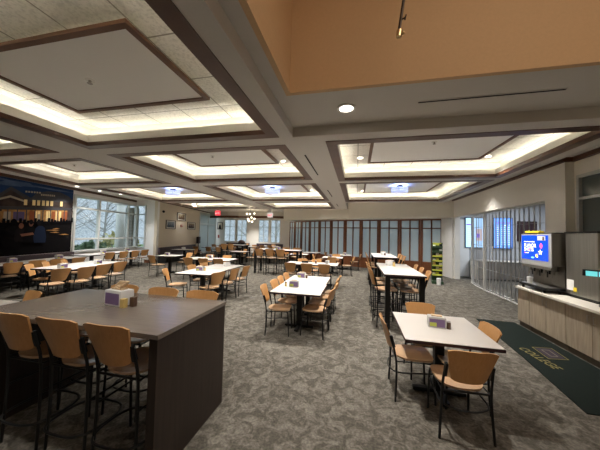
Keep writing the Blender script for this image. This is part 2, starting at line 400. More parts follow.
for cn, (x0, x1, bands) in cols.items():
    for bi, (y0, y1) in enumerate(bands):
        q = [(ax(y0) if x0 is None else x0, y0), (x1, y0), (x1, y1), (ax(y1) if x0 is None else x0, y1)]
        tn += 1
        bm = BM(); ring(bm, q, inset(q, .15), BZ-.008, BZ+.055); struct('trim_%d' % tn, bm, M['trimwood'])
        bm = BM(); ring(bm, inset(q, .135), inset(q, .155), BZ+.055, 3.315)          # cream lip hiding the cove strip
        ring(bm, inset(q, -.035), inset(q, .14), BZ+.046, BZ+.06); ring(bm, inset(q, -.055), inset(q, -.035), BZ+.046, CZ)
        struct('ceiling_cove', bm, M['white_paint'], ceil)
        # dropped centre panel with narrow wood border
        pi_ = .67
        pq = inset(q, pi_)
        bm = BM(); prism(bm, inset(pq, .05), 3.40, 3.45); struct('ceiling_centre_panel', bm, M['panel'], ceil)
        bm = BM(); ring(bm, pq, inset(pq, .055), 3.385, 3.418); struct('ceiling_panel_border', bm, M['oaktrim'], ceil)
        bm = BM(); prism(bm, inset(pq, .10), 3.41, CZ-.002); struct('ceiling_panel_riser', bm, M['cream'], ceil)
        for i in range(4):
            a, b_ = Vector(inset(q, .06)[i]), Vector(inset(q, .06)[(i+1) % 4]); mid = (a+b_)/2; d = b_-a
            nrm = Vector((-d.y, d.x)).normalized(); L = d.length-.1
            for tilt, watt, spread in ((2.2, COVE_W, R_(58)), (.15, GLOW_W, PI)):
                l = bpy.data.lights.new('cove_strip', 'AREA'); l.shape = 'RECTANGLE'; l.size = L; l.size_y = .05; l.energy = watt*L; l.color = (1, .96, .90); l.spread = spread
                o = bpy.data.objects.new('cove_strip', l); C.objects.link(o)
                zz = -(Vector((nrm.x*tilt, nrm.y*tilt, 1))).normalized(); xx = Vector((d.x, d.y, 0)).normalized(); yy = zz.cross(xx)
                mm = Matrix((xx, yy, zz)).transposed().to_4x4(); mm.translation = (mid.x, mid.y, BZ+.085); o.matrix_world = mm
# warm lamp inside the light well
area('well_lamp', (1.6, .0, 5.1), 2.0, 1.2, 19, (1, .86, .70))

# ------------------------------------------------------------------ windows
def glazed(name, p, q, z0, z1, vs, hs, fr=.06, depth=.08, m='alu', pane=True, glass='glass'):
    """window in vertical plane p->q; vs: fractions for mullions, hs: heights of transoms"""
    p, q = Vector(p), Vector(q); d = (q-p); L = d.length; d.normalize(); n = Vector((-d.y, d.x))
    root = bpy.data.objects.new(name, None); C.objects.link(root); root['kind'] = 'structure'
    bm = BM()
    def bar(s0, s1, za, zb):
        a, b_ = p+d*s0-n*depth/2, p+d*s1-n*depth/2
        prism(bm, [a[:], b_[:], (b_+n*depth)[:], (a+n*depth)[:]], za, zb)
    bar(0, fr, z0, z1); bar(L-fr, L, z0, z1); bar(fr, L-fr, z0, z0+fr); bar(fr, L-fr, z1-fr, z1)
    for v in vs: bar(v*L-fr/2, v*L+fr/2, z0+fr, z1-fr)
    for h in hs:
        ed = [0]+list(vs)+[1]
        for a, b_ in zip(ed, ed[1:]):
            bar(a*L+(fr if a == 0 else fr/2), b_*L-(fr if b_ == 1 else fr/2), h-fr*.4, h+fr*.4)
    mesh_obj('window_frame', bm, M[m], root)
    if pane:
        bm = BM(); a, b_ = p+d*fr*.5, p+d*(L-fr*.5)
        prism(bm, [(a-n*.004)[:], (b_-n*.004)[:], (b_+n*.004)[:], (a+n*.004)[:]], z0+fr*.5, z1-fr*.5)
        mesh_obj('pane', bm, M[glass], root)
    return root
glazed('window_1', wa[:], wb[:], .80, 3.25, [.33, .825], [1.37, 2.70], .09, .12)
glazed('window_2', RW[:], (wb+Vector((.05, -.02)))[:], .80, 3.25, [], [1.37, 2.70], .07, .1)
for i, (a, b_) in enumerate(bw): glazed('window_%d' % (i+3), (a, 22.05), (b_, 22.05), .95, 3.02, [.5], [1.55, 2.35], .05, .08)
glazed('window_7', (PW1+LN*-.02)[:], (PW2+LN*-.02)[:], .05, 3.35, [.5], [2.45], .16, .1, glass='frosted')
wn = glazed('window_8', (4.38, 6.22), (4.38, 4.3), .95, 3.12, [], [2.64], .06, .1, pane=False)
bm = BM(); box(bm, 4.39, 4.41, 4.35, 6.17, 1.0, 3.08); mesh_obj('pane', bm, M['blackglass'], wn)

# ------------------------------------------------------------------ folding glass partition (wall of mahogany leaves)
cam_dir = lambda px: None
SEP = [(4.01, 13.3), (3.13, 13.74), (2.19, 14.11), (1.18, 14.43), (.25, 14.81), (-.66, 15.1), (-1.51, 15.57), (-2.29, 15.95), (-3.01, 16.55), (-3.69, 17.04), (-4.25, 17.45), (-4.74, 17.79)]
leafn = 0
def partition_leaf(p, q):
    global leafn
    leafn += 1
    p, q = Vector(p), Vector(q); d = q-p; L = d.length; d.normalize(); n = Vector((-d.y, d.x))
    t = thing('partition_leaf', LEAF_LABEL[leafn-1], 'partition panel', (p.x, p.y, 0), 0, 'folding glass partition leaves')
    def bar(bm, s0, s1, za, zb, dep=.07):
        a, b_ = d*s0-n*dep/2, d*s1-n*dep/2
        prism(bm, [a[:], b_[:], (b_+n*dep)[:], (a+n*dep)[:]], za, zb)
    H = 2.685; st = .10; mid = L/2
    bm = BM(); bar(bm, .004, st, .01, H); bar(bm, L-st, L-.004, .01, H); bar(bm, st, L-st, .01, .58); bar(bm, st, L-st, H-.07, H)
    bar(bm, st, L-st, 2.20, 2.25, .06); bar(bm, mid-.03, mid+.03, .58, H-.07, .06)
    bar(bm, st+.06, L-st-.06, .12, .46, .085)
    mesh_obj('leaf_frame', bm, M['doorwood'], t)
    for s0, s1 in ((st, mid-.03), (mid+.03, L-st)):
        for za, zb in ((.58, 2.20), (2.25, H-.07)):
            bm = BM(); bar(bm, s0-.005, s1+.005, za-.005, zb+.005, .012); mesh_obj('pane', bm, M['frosted'], t)
ORD = ['rightmost', 'second from the right', 'third from the right', 'fourth from the right', 'fifth from the right', 'middle', 'fifth from the left', 'fourth from the left', 'third from the left', 'second from the left', 'leftmost']
LEAF_LABEL = ['frosted glass and mahogany partition leaf, %s of the folding row' % o for o in ORD]
for p, q in zip(SEP, SEP[1:]): partition_leaf(p, q)

# ------------------------------------------------------------------ servery behind the grille
bm = BM(); box(bm, 4.1, 9.2, 13.25, 13.4, 0, CZ); struct('wall_servery_far', bm, M['servery'])
bm = BM(); box(bm, 9.05, 9.2, 5.5, 13.25, 0, CZ); box(bm, 4.6, 9.2, 5.5, 5.65, 0, CZ); struct('wall_servery_side', bm, M['servery'])
area('servery_ceiling_lamp', (6.6, 10.8, 3.4), 1.6, 2.4, 38, (.85, .92, 1))
d = bpy.data.objects.new('door_1', None); C.objects.link(d); d['kind'] = 'structure'
bm = BM(); box(bm, 4.46, 5.08, 13.20, 13.25, .02, 2.66, bev=.004); mesh_obj('door_leaf', bm, M['white_wall'], d)
bm = BM(); tube(bm, [(4.62, 13.2, .97), (4.62, 13.13, .97)], .055, 12); box(bm, 4.57, 4.67, 13.185, 13.2, .88, 1.06); mesh_obj('lock', bm, M['black'], d)
bm = BM(); box(bm, 4.4, 4.46, 13.17, 13.25, 0, 2.7); mesh_obj('door_jamb', bm, M['white_wall'], d)
t = thing('servery_counter', 'grey-brown service counter behind the folding grille', 'counter', (5.15, 12.5, 0))
bm = BM(); box(bm, 0, 3.8, 0, .68, .06, .80, bev=.006); mesh_obj('body', bm, M['servcab'], t)
bm = BM(); box(bm, -.02, 3.82, -.03, .7, .80, .84, bev=.006); mesh_obj('countertop', bm, M['solid'], t)
bm = BM(); box(bm, .02, 3.78, .03, .66, 0, .06); mesh_obj('toe_kick', bm, M['darkrubber'], t)
bm = BM(); box(bm, -.06, 0, .02, .66, 0, .8); mesh_obj('end_panel', bm, M['cream'], t)
bm = BM(); box(bm, 7.0, 7.75, 13.2, 13.245, 1.7, 2.6, bev=.01); tag(mesh_obj('wall_board', bm, M['edge']), 'dark plum board on the servery wall behind the drinks display', 'board')
def menu_screen(x0, x1, label, pale):
    t = thing('menu_screen', label, 'screen', ((x0+x1)/2, 13.2, 1.38), 0, 'menu screens behind the grille')
    w_, h = x1-x0, 1.34
    bm = BM(); box(bm, -w_/2-.03, w_/2+.03, -.04, .045, -.03, h+.03, bev=.008); mesh_obj('housing', bm, M['black'], t)
    bm = BM(); quad(bm, [(-w_/2, -.042, 0), (w_/2, -.042, 0), (w_/2, -.042, h), (-w_/2, -.042, h)]); mesh_obj('display', bm, M['screen_pale' if pale else 'screen'], t)
    bm = BM()
    def r(x, z, ww, hh, y=-.045, mi=0): quad(bm, [(x, y, z), (x+ww, y, z), (x+ww, y, z+hh), (x, y, z+hh)], mi)
    if pale:
        for i in range(9): r(-w_/2+.06, h-.5-i*.09, .2, .03)
        for i in range(5): r(-.04, h-.5-i*.09, .1, .03)
    else:
        for c_ in range(3):
            for i in range(9): r(-w_/2+.07+c_*.22, h-.42-i*.095, .15, .03)
    mesh_obj('menu_lines', bm, M['scr_line'], t); bm = BM()
    if pale: r(-w_/2+.02, h-.33, .3, .06)
    else:
        for k in range(10): r(-w_/2+.08+k*.06+(.02 if k > 5 else 0), h-.24, .045, .07)
    mesh_obj('menu_heading', bm, M['scr_purple'], t)
    if pale:
        bm = BM(); r(.06, .3, .27, .55); pc = mesh_obj('menu_picture', bm, M['scr_food'], t)
        bm = BM(); r(.10, .45, .13, .18, -.047); mesh_obj('dish', bm, M['scr_purple'], pc)
menu_screen(4.93, 5.62, 'pale blue menu screen with a food picture behind the grille', True)
menu_screen(6.07, 6.78, 'deep blue menu screen with a purple heading behind the grille', False)
# folding grille
t = thing('folding_grille', 'closed silver folding grille across the servery opening', 'grille')
path = [(4.50, 11.4), (4.40, 10.9), (4.34, 10.4), (4.32, 10.0)] + [(4.32, 10.0-.5*i) for i in range(1, 7)] + [(4.32, 6.9)]
pts = []
for a, b_ in zip(path, path[1:]):
    a, b_ = Vector(a), Vector(b_); n_ = max(1, round((b_-a).length/.10))
    pts += [a+(b_-a)*k/n_ for k in range(n_)]
bm = BM()
for i, p in enumerate(pts):
    off = .035 if i % 2 else -.035
    cyl(bm, p.x+off, p.y, .05, 2.66, .009, 6)
mesh_obj('bars', bm, M['grille'], t)
bm = BM()
for z in (.1, .75, 1.55, 2.2, 2.62): tube(bm, [(p.x+(.035 if i % 2 else -.035), p.y, z) for i, p in enumerate(pts)], .006, 4)
mesh_obj('links', bm, M['grille'], t)
for k in (0, 14):
    p = pts[k]; bm = BM(); box(bm, p.x-.035, p.x+.035, p.y-.035, p.y+.035, .01, 2.68, bev=.006); mesh_obj('post', bm, M['tin'], t)
bm = BM(); tube(bm, [(p.x, p.y, 2.675) for p in pts], .025, 6); mesh_obj('track', bm, M['alu'], t)
bm = BM(); tube(bm, [(p.x, p.y, .025) for p in pts], .022, 6); mesh_obj('bottom_rail', bm, M['tin'], t)

# ------------------------------------------------------------------ beverage counter, worktop, machines
def cabinet(ya, yb, ndoor, label):
    t = thing('base_cabinet', label, 'cabinet', (3.36, ya, 0), 0, 'base cabinets under the drinks counter')
    W = yb-ya
    bm = BM(); box(bm, .015, .82, .002, W-.002, .10, .77); mesh_obj('carcass', bm, M['veneer'], t)
    bm = BM(); box(bm, .03, .82, .002, W-.002, 0, .10); mesh_obj('toe_kick', bm, M['kick'], t)
    dw = W/ndoor
    for k in range(ndoor):
        bm = BM(); box(bm, -.005, .014, k*dw+.004, (k+1)*dw-.004, .105, .765, bev=.002); dr = mesh_obj('door', bm, M['veneer'], t)
        yh = (k*dw+dw-.05) if (ndoor == 2 and k == 0) else k*dw+.05
        bm = BM(); tube(bm, [(-.005, yh, .60), (-.03, yh, .60), (-.03, yh, .70), (-.005, yh, .70)], .005, 6); mesh_obj('handle', bm, M['steel'], dr)
cabinet(5.96, 6.33, 1, 'narrow single-door oak veneer cabinet at the far end of the counter')
cabinet(5.06, 5.955, 2, 'two-door oak veneer cabinet below the drinks dispenser')
cabinet(4.10, 5.055, 2, 'two-door oak veneer cabinet nearest the logo on the mat')
cabinet(3.15, 4.095, 2, 'two-door oak veneer cabinet at the near end of the counter')
bm = BM(); box(bm, 3.30, 4.2, 6.30, 6.36, .77, .82); box(bm, 3.30, 4.19, 3.13, 6.36, .775, .82, bev=.008)
tag(mesh_obj('worktop', bm, M['solid']), 'long cream worktop over the oak veneer drinks cabinets', 'worktop')
# drinks dispenser
t = thing('drinks_dispenser', 'stainless drinks dispenser with a bright blue screen', 'drinks dispenser', (3.48, 5.53, .82))
D_ = .48; W = .87
bm = BM()
prism(bm, [(0, 0), (D_, 0), (D_, W), (0, W)], .50, 1.10); mesh_obj('head', bm, M['darksteel'], t)
bm = BM(); box(bm, .20, D_, .02, W-.02, .03, .50); mesh_obj('back_panel', bm, M['darksteel'], t)
bm = BM(); box(bm, -.015, 0, 0, W, .47, 1.09, bev=.004); bz = mesh_obj('bezel', bm, M['bezel'], t)
s = mesh_obj('screen', (lambda b: (quad(b, [(-.018, W-.02, .575), (-.018, .075, .575), (-.018, .075, 1.065), (-.018, W-.02, 1.065)]), b)[1])(BM()), M['disp_blue'], t)
def sq(bm, y, z, wy, hz, x=-.021, mi=0): quad(bm, [(x, y, z), (x, y-wy, z), (x, y-wy, z+hz), (x, y, z+hz)], mi)
def disc(bm, y, z, ry, rz, x=-.021, mi=0, n=14, rot=0):
    vs = []
    for k in range(n):
        a = -2*PI*k/n; yy, zz = ry*math.cos(a), rz*math.sin(a)
        vs.append((x, y+yy*math.cos(rot)-zz*math.sin(rot), z+yy*math.sin(rot)+zz*math.cos(rot)))
    f = bm.faces.new([bm.verts.new(v) for v in vs]); f.material_index = mi
def art(name, m, f):
    bm = BM(); f(bm); mesh_obj(name, bm, M[m], t)
art('berry', 'disp_red', lambda bm: disc(bm, .26, .86, .035, .05)); art('lemon', 'disp_yellow', lambda bm: disc(bm, .38, .66, .04, .03, rot=.7))
def star(bm):
    ol = []
    for k in range(10):
        a, r_ = 2*PI*k/10+.3, (.065 if k % 2 == 0 else .026); ol.append((-.021, .28-r_*math.cos(a), .735+r_*math.sin(a)))
    bm.faces.new([bm.verts.new(v) for v in ol])
art('blossom', 'disp_white', star)
art('splash', 'disp_cyan', lambda bm: disc(bm, .50, .62, .05, .016)); art('heart', 'disp_red', lambda bm: disc(bm, .59, .781, .02, .02, -.0225))
art('card', 'holder_white', lambda bm: sq(bm, .36, .965, .22, .085)); art('card_picture', 'pepper', lambda bm: sq(bm, .22, .97, .05, .065, -.022))
def text(name, body, size, m, parent, matrix, ext=.0, align='LEFT', xs=1, spacing=1, off=.012):
    cu = bpy.data.curves.new(name, 'FONT'); cu.body = body; cu.size = size; cu.align_x = align; cu.extrude = ext; cu.offset = size*off; cu.space_character = spacing
    tmp = bpy.data.objects.new(name, cu); C.objects.link(tmp); bpy.context.view_layer.update()
    me = bpy.data.meshes.new_from_object(tmp.evaluated_get(bpy.context.evaluated_depsgraph_get())); bpy.data.objects.remove(tmp)
    me.materials.clear(); me.materials.append(m); o = bpy.data.objects.new(name, me); C.objects.link(o); o.parent = parent
    o.matrix_local = matrix @ Matrix.Diagonal((xs, 1, 1, 1)); return o
def face_mx(loc, right, up):
    r, u = Vector(right).normalized(), Vector(up).normalized(); n = r.cross(u)
    m = Matrix((r, u, n)).transposed().to_4x4(); m.translation = loc; return m
text('lettering', 'FLAVOR', .105, M['disp_white'], t, face_mx((-.022, .76, .825), (0, -1, 0), (0, 0, 1)), xs=.95)
text('lettering', 'SHOTS', .10, M['disp_white'], t, face_mx((-.022, .76, .745), (0, -1, 0), (0, 0, 1)), xs=.95)
bm = BM()
for k in range(11): sq(bm, .76-k*.03, .925, .02, .018, -.022)
sq(bm, .72, .70, .1, .012, -.022); mesh_obj('small_print', bm, M['disp_white'], t)
bm = BM(); disc(bm, .745, .706, .011, .011, -.022); mesh_obj('dot', bm, M['disp_red'], t)
for k in range(7):
    bm = BM(); y = .12+k*.105; box(bm, .06, .13, y-.03, y+.03, .40, .50, bev=.006); cyl(bm, .095, y, .33, .40, .018, 8); box(bm, .055, .062, y-.014, y+.014, .27, .38)
    mesh_obj('nozzle', bm, M['black'] if k % 2 else M['darksteel'], t)
bm = BM(); box(bm, -.015, .02, .02, W-.02, .415, .47, bev=.004); mesh_obj('button_rail', bm, M['darksteel'], t)
bm = BM(); box(bm, -.13, .19, -.01, .74, .055, .095, bev=.008); tr = mesh_obj('drip_tray', bm, M['black'], t)
bm = BM()
for y in (.06, .66):
    for x in (-.10, .14): cyl(bm, x, y, 0, .056, .022, 8)
mesh_obj('tray_leg', bm, M['black'], t)
bm = BM(); box(bm, -.10, .17, .02, .72, .097, .103); mesh_obj('tray_grid', bm, M['darksteel'], tr)
bm = BM(); box(bm, .05, D_+.01, -.02, W+.02, 1.10, 1.115); mesh_obj('lid', bm, M['black'], t)
bm = BM(); box(bm, -.03, .06, .30, .72, 1.115, 1.15, bev=.008); tag(mesh_obj('warning_strip', bm, M['yellow']), 'yellow strip lying on top of the drinks dispenser', 'strip').location = (3.48, 5.53, .82)
bm = BM(); cyl(bm, 3.45, 6.10, .925, 1.04, .04, 12, .052); tag(mesh_obj('paper_cup', bm, M['holder_white']), 'pale cup standing on the black drip tray', 'cup')
# ice machine beside it
t = thing('ice_machine', 'dark stainless ice machine beside the drinks dispenser', 'ice machine', (3.64, 4.85, .82))
bm = BM(); box(bm, 0, .68, 0, .62, .05, 1.10, bev=.008); mesh_obj('cabinet_body', bm, M['darksteel'], t)
bm = BM(); box(bm, -.01, .69, -.01, .63, 1.10, 1.13); mesh_obj('lid', bm, M['black'], t)
bm = BM(); box(bm, .03, .62, .03, .6, 0, .05); mesh_obj('plinth', bm, M['black'], t)
bm = BM(); quad(bm, [(-.003, .60, .12), (-.003, .45, .12), (-.003, .45, .30), (-.003, .60, .30)]); mesh_obj('notice', bm, M['paper'], t)
bm = BM(); quad(bm, [(-.005, .46, .11), (-.005, .39, .11), (-.005, .39, .18), (-.005, .46, .18)]); mesh_obj('sticker', bm, M['yellow'], t)
t = thing('small_display', 'tilted teal strip display on a black stalk on the counter', 'display', (3.60, 4.70, .82))
bm = BM(); cyl(bm, 0, 0, 0, .02, .06, 12); tube(bm, [(0, 0, .02), (0, 0, .30), (-.02, -.01, .40)], .012, 8); mesh_obj('stalk', bm, M['black'], t)
bm = BM(); box(bm, -.26, .26, -.012, .012, .44, .535, bev=.004, rot=Matrix.Rotation(.06, 3, 'Y')); mesh_obj('housing', bm, M['black'], t)
bm = BM()
for k in range(3):
    x = -.235+k*.16; quad(bm, [(x, -.0135, .45+.006-.02*k*.4), (x+.145, -.0135, .45-.003-.02*k*.4), (x+.145, -.0135, .525-.003-.02*k*.4), (x, -.0135, .525+.006-.02*k*.4)], k % 2)
mesh_obj('display', bm, [M['teal'], M['disp_cyan']], t)

# ------------------------------------------------------------------ mat with lettering
t = thing('floor_mat', 'dark green mat with gold COLLEGE lettering along the oak counter', 'mat', (0, 0, 0))
bm = BM(); prism(bm, [(2.36, 3.30), (3.34, 3.30), (3.34, 6.42), (2.62, 6.46), (2.50, 4.6)], .002, .010); mesh_obj('carpet_pad', bm, M['matgreen'], t)
bm = BM()
def outl(pts, wdt, z):
    n = len(pts)
    q = inset(pts, wdt)
    for i in range(n): quad(bm, [(*pts[i], z), (*pts[(i+1) % n], z), (*q[(i+1) % n], z), (*q[i], z)])
dm = [(2.84, 4.62), (3.13, 4.66), (3.17, 5.08), (2.87, 5.05)]
outl(dm, .014, .0125); mesh_obj('emblem_outline', bm, M['gold'], t)
bm = BM(); dd = inset(dm, .03); quad(bm, [(*p, .012) for p in dd]); mesh_obj('emblem', bm, M['matpurple'], t)
bm = BM(); outl(inset(dm, .09), .012, .0135); mesh_obj('emblem_mark', bm, M['kick'], t)
text('lettering', 'COLLEGE', .185, M['gold'], t, face_mx((2.62, 4.96, .0125), (.12, -1, 0), (1, .12, 0)), xs=.86)

# ------------------------------------------------------------------ chairs and stools
def panel_mesh(w0, w1, z0, z1, y0, y1, th, curve, nx=10, nz=6, rad=.18):
    """curved plywood panel, w0 bottom width, w1 top width"""
    bm = BM(); F = [[], []]
    for j in range(nz+1):
        v = j/nz
        for i in range(nx+1):
            u = i/nx*2-1; wv = w0+(w1-w0)*v
            # rounded corners: pull corner rows in z
            zz = z0+(z1-z0)*v
            cz = (abs(u)**6)*.022
            if v > .5: zz -= cz*(v-.5)*2
            else: zz += cz*(.5-v)*2
            y = y0+(y1-y0)*v-curve*(1-u*u)
            for s in (0, 1): F[s].append(bm.verts.new((u*wv/2, y-s*th, zz)))
    W_ = nx+1
    for j in range(nz):
        for i in range(nx):
            a, b_, c, d_ = j*W_+i, j*W_+i+1, (j+1)*W_+i+1, (j+1)*W_+i
            bm.faces.new([F[0][k] for k in (d_, c, b_, a)]); bm.faces.new([F[1][k] for k in (a, b_, c, d_)])
    for i in range(nx):
        bm.faces.new((F[0][i], F[0][i+1], F[1][i+1], F[1][i])); k = nz*W_+i; bm.faces.new((F[1][k], F[1][k+1], F[0][k+1], F[0][k]))
    for j in range(nz):
        k = j*W_; bm.faces.new((F[1][k], F[1][k+W_], F[0][k+W_], F[0][k])); k += nx; bm.faces.new((F[0][k], F[0][k+W_], F[1][k+W_], F[1][k]))
    return bm
def seat_mesh(z, w_, d_, th):
    bm = BM(); ol = []
    for k in range(36):
        a = 2*PI*k/36; c, s_ = math.cos(a), math.sin(a); e = .42 if s_ > 0 else .72
        ol.append((math.copysign(abs(c)**e, c)*w_/2*(1-.06*(1 if s_ < 0 else 0)*abs(s_)), math.copysign(abs(s_)**e, s_)*d_/2))
    top = [bm.verts.new((x, y, z+.004*(x*x+y*y)/.04)) for x, y in ol]; bot = [bm.verts.new((x*.98, y*.98, z-th)) for x, y in ol]
    c = bm.verts.new((0, 0, z-.010)); cb = bm.verts.new((0, 0, z-th-.008)); mid = [bm.verts.new((x*.55, y*.55, z-.006)) for x, y in ol]
    n = len(ol)
    for k in range(n):
        j = (k+1) % n
        bm.faces.new((top[k], top[j], mid[j], mid[k])[::-1]); bm.faces.new((mid[k], mid[j], c)); bm.faces.new((top[k], bot[k], bot[j], top[j])); bm.faces.new((bot[j], bot[k], cb))
    return bm
def seating(kind, name, label, cat, SZ, BZ0, BZ1):
    t = thing(name, label, cat)
    mesh_obj('seat', seat_mesh(SZ, .40, .41, .016), M['seatwood'], t, True)
    h = BZ1-SZ
    bk = mesh_obj('backrest', panel_mesh(.29, .40, BZ0, BZ1, -.225, -.315, .014, .035), M['chairwood'], t, True)
    sp, fo = (.20, .025) if kind == 'chair' else (.182, .012)
    for s in (-1, 1):
        bm = BM(); pts = [(s*(sp+fo), -.215, 0), (s*(sp+fo*.3), -.200, SZ*.6), (s*sp, -.205, SZ), (s*(sp-.003), -.235, BZ0+.05), (s*(sp-.012), -.262, BZ0+(BZ1-BZ0)*.52)]
        tube(bm, smoothstep_pts(pts, 2), .0115, 8); rl = mesh_obj('leg', bm, M['black'], t, True)
        bm = BM(); zc = BZ0+(BZ1-BZ0)*.30; box(bm, s*(sp-.014)-.012, s*(sp-.014)+.012, -.262, -.228, zc-.06, zc+.07, bev=.003, rot=Matrix.Rotation(.28, 3, 'X')); mesh_obj('bracket', bm, M['black'], rl)
        bm = BM(); pts = [(s*.195, .20, 0), (s*.19, .185, SZ*.7), (s*.183, .172, SZ-.028)]
        tube(bm, pts, .0115, 8); mesh_obj('leg', bm, M['black'], t, True)
    bm = BM(); z = SZ-.030
    tube(bm, [(-.183, .172, z), (.183, .172, z), (.2, -.2, z), (-.2, -.2, z)], .010, 6, True); mesh_obj('seat_frame', bm, M['black'], t)
    if kind == 'chair':
        bm = BM(); z = SZ-.13
        pts = [(.187, .18, z), (.20, 0, z-.01), (.205, -.20, z-.02), (.10, -.25, z-.03), (0, -.265, z-.033), (-.10, -.25, z-.03), (-.205, -.20, z-.02), (-.20, 0, z-.01), (-.187, .18, z)]
        tube(bm, smoothstep_pts(pts, 2), .008, 6); mesh_obj('stretcher', bm, M['black'], t, True)
    else:
        bm = BM()
        for z in (.47,):
            tube(bm, [(-.19, .19, z), (.19, .19, z)], .009, 6); tube(bm, [(.19, .19, z), (.186, -.203, z)], .009, 6); tube(bm, [(-.19, .19, z), (-.186, -.203, z)], .009, 6)
        mesh_obj('stretcher', bm, M['black'], t)
        bm = BM(); ol = []
        for k in range(28):
            a = 2*PI*k/28; c, s_ = math.cos(a), math.sin(a); ol.append((math.copysign(abs(c)**.6, c)*.225, -.06+math.copysign(abs(s_)**.75, s_)*.215, .23))
        tube(bm, ol, .010, 6, True); mesh_obj('footrest', bm, M['black'], t, True)
    return t
protos = {}
def place(kind, x, y, rz, label, group):
    if kind not in protos:
        if kind == 'chair': o = seating('chair', 'dining_chair', label, 'chair', .45, .53, .84)
        else: o = seating('stool', 'bar_stool', label, 'bar stool', .73, .81, 1.13)
        protos[kind] = o; o.location = (x, y, 0); o.rotation_euler = (0, 0, rz); o['group'] = group; return o
    return dup(protos[kind], (x, y, 0), rz, label, group)
R = math.radians

# ------------------------------------------------------------------ tables
def pedestal_table(name, x, y, wx, wy, rz, label, group=None, cat='table', z=.75, wood=False):
    t = thing(name, label, cat, (x, y, 0), rz, group)
    bm = BM(); box(bm, -wx/2, wx/2, -wy/2, wy/2, z-.004, z); tp = mesh_obj('tabletop', bm, M['chairwood'] if wood else M['tabletop'], t)
    bm = BM(); box(bm, -wx/2-.003, wx/2+.003, -wy/2-.003, wy/2+.003, z-.034, z-.0035, bev=.003); mesh_obj('edge_band', bm, M['edge'], tp)
    bm = BM(); box(bm, -.05, .05, -.05, .05, .03, z-.06, bev=.006); mesh_obj('pedestal', bm, M['black'], t)
    bm = BM(); box(bm, -min(.28, wx*.38), min(.28, wx*.38), -.035, .035, .012, .05, bev=.01); box(bm, -.035, .035, -min(.28, wy*.38), min(.28, wy*.38), .012, .05, bev=.01)
    for sx, sy in ((1, 0), (-1, 0), (0, 1), (0, -1)): cyl(bm, sx*min(.25, wx*.34), sy*min(.25, wy*.34), 0, .013, .018, 8)
    mesh_obj('base', bm, M['black'], t)
    bm = BM(); box(bm, -.2, .2, -.2, .2, z-.065, z-.034); mesh_obj('mounting_plate', bm, M['black'], t)
    return t
def bar_table(x, y, wx, wy, rz, label, z=1.06, wood=False):
    t = thing('bar_table', label, 'bar table', (x, y, 0), rz, 'white bar-height tables')
    bm = BM(); box(bm, -wx/2, wx/2, -wy/2, wy/2, z-.004, z); tp = mesh_obj('tabletop', bm, M['tabletop'], t)
    bm = BM(); box(bm, -wx/2-.003, wx/2+.003, -wy/2-.003, wy/2+.003, z-.036, z-.0035, bev=.003); mesh_obj('edge_band', bm, M['edge'], tp)
    for sx in (-1, 1):
        for sy in (-1, 1):
            cx_, cy_ = sx*(wx/2-.07), sy*(wy/2-.07)
            bm = BM(); box(bm, cx_-.045, cx_+.045, cy_-.045, cy_+.045, 0, z-.036, bev=.005); mesh_obj('leg', bm, M['black'], t)
    bm = BM(); box(bm, -wx/2+.06, wx/2-.06, -wy/2+.06, wy/2-.06, z-.08, z-.036); mesh_obj('apron', bm, M['black'], t)
    return t
def napkin_holder(x, y, z, rz, label, white=False, big=False, ad=True):
    t = thing('napkin_holder', label, 'napkin holder', (x, y, z), rz, 'napkin holders on the tables')
    s = 1.22 if big else 1.0
    w_, d_, h = .19*s, .115*s, .125*s
    bm = BM(); box(bm, -w_/2, w_/2, -d_/2, d_/2, 0, h, bev=.015*s); mesh_obj('housing', bm, M['holder_white' if white or big else 'holder'], t, True)
    if ad:
        for sgn in (-1, 1):
            bm = BM(); y0 = sgn*(d_/2+.001)
            quad(bm, [(-w_*.42, y0, h*.12), (w_*.42, y0, h*.12), (w_*.42, y0, h*.82), (-w_*.42, y0, h*.82)], 0)
            if not big: quad(bm, [(-w_*.40, y0*1.01, h*.15), (-w_*.03, y0*1.01, h*.15), (-w_*.03, y0*1.01, h*.5), (-w_*.40, y0*1.01, h*.5)], 1)
            mesh_obj('advert_card', bm, [M['purple'], M['lime']], t)
    bm = BM(); box(bm, -w_*.3, w_*.3, -d_*.25, d_*.25, h-.005, h+.012*s, bev=.004)
    if big:
        for k in range(5): box(bm, -.05+.012*k, .03+.012*k, -.03+.006*k, .02+.004*k, h+.008+k*.013, h+.024+k*.014, bev=.004, rot=Matrix.Rotation(.25*k-.4, 3, 'Z') @ Matrix.Rotation(.12, 3, 'Y'))
    mesh_obj('napkins', bm, M['napkin'], t)
    return t
def shaker(x, y, z, label, m='shaker', s=1.0):
    t = thing('shaker', label, 'shaker', (x, y, z), 0, 'shakers on the tables')
    bm = BM(); cyl(bm, 0, 0, 0, .075*s, .024*s, 12, .021*s); mesh_obj('jar', bm, M[m], t, True)
    bm = BM(); cyl(bm, 0, 0, .075*s, .09*s, .022*s, 12, .017*s); mesh_obj('cap', bm, M['pepper'] if m == 'shaker' else M['holder'], t, True)

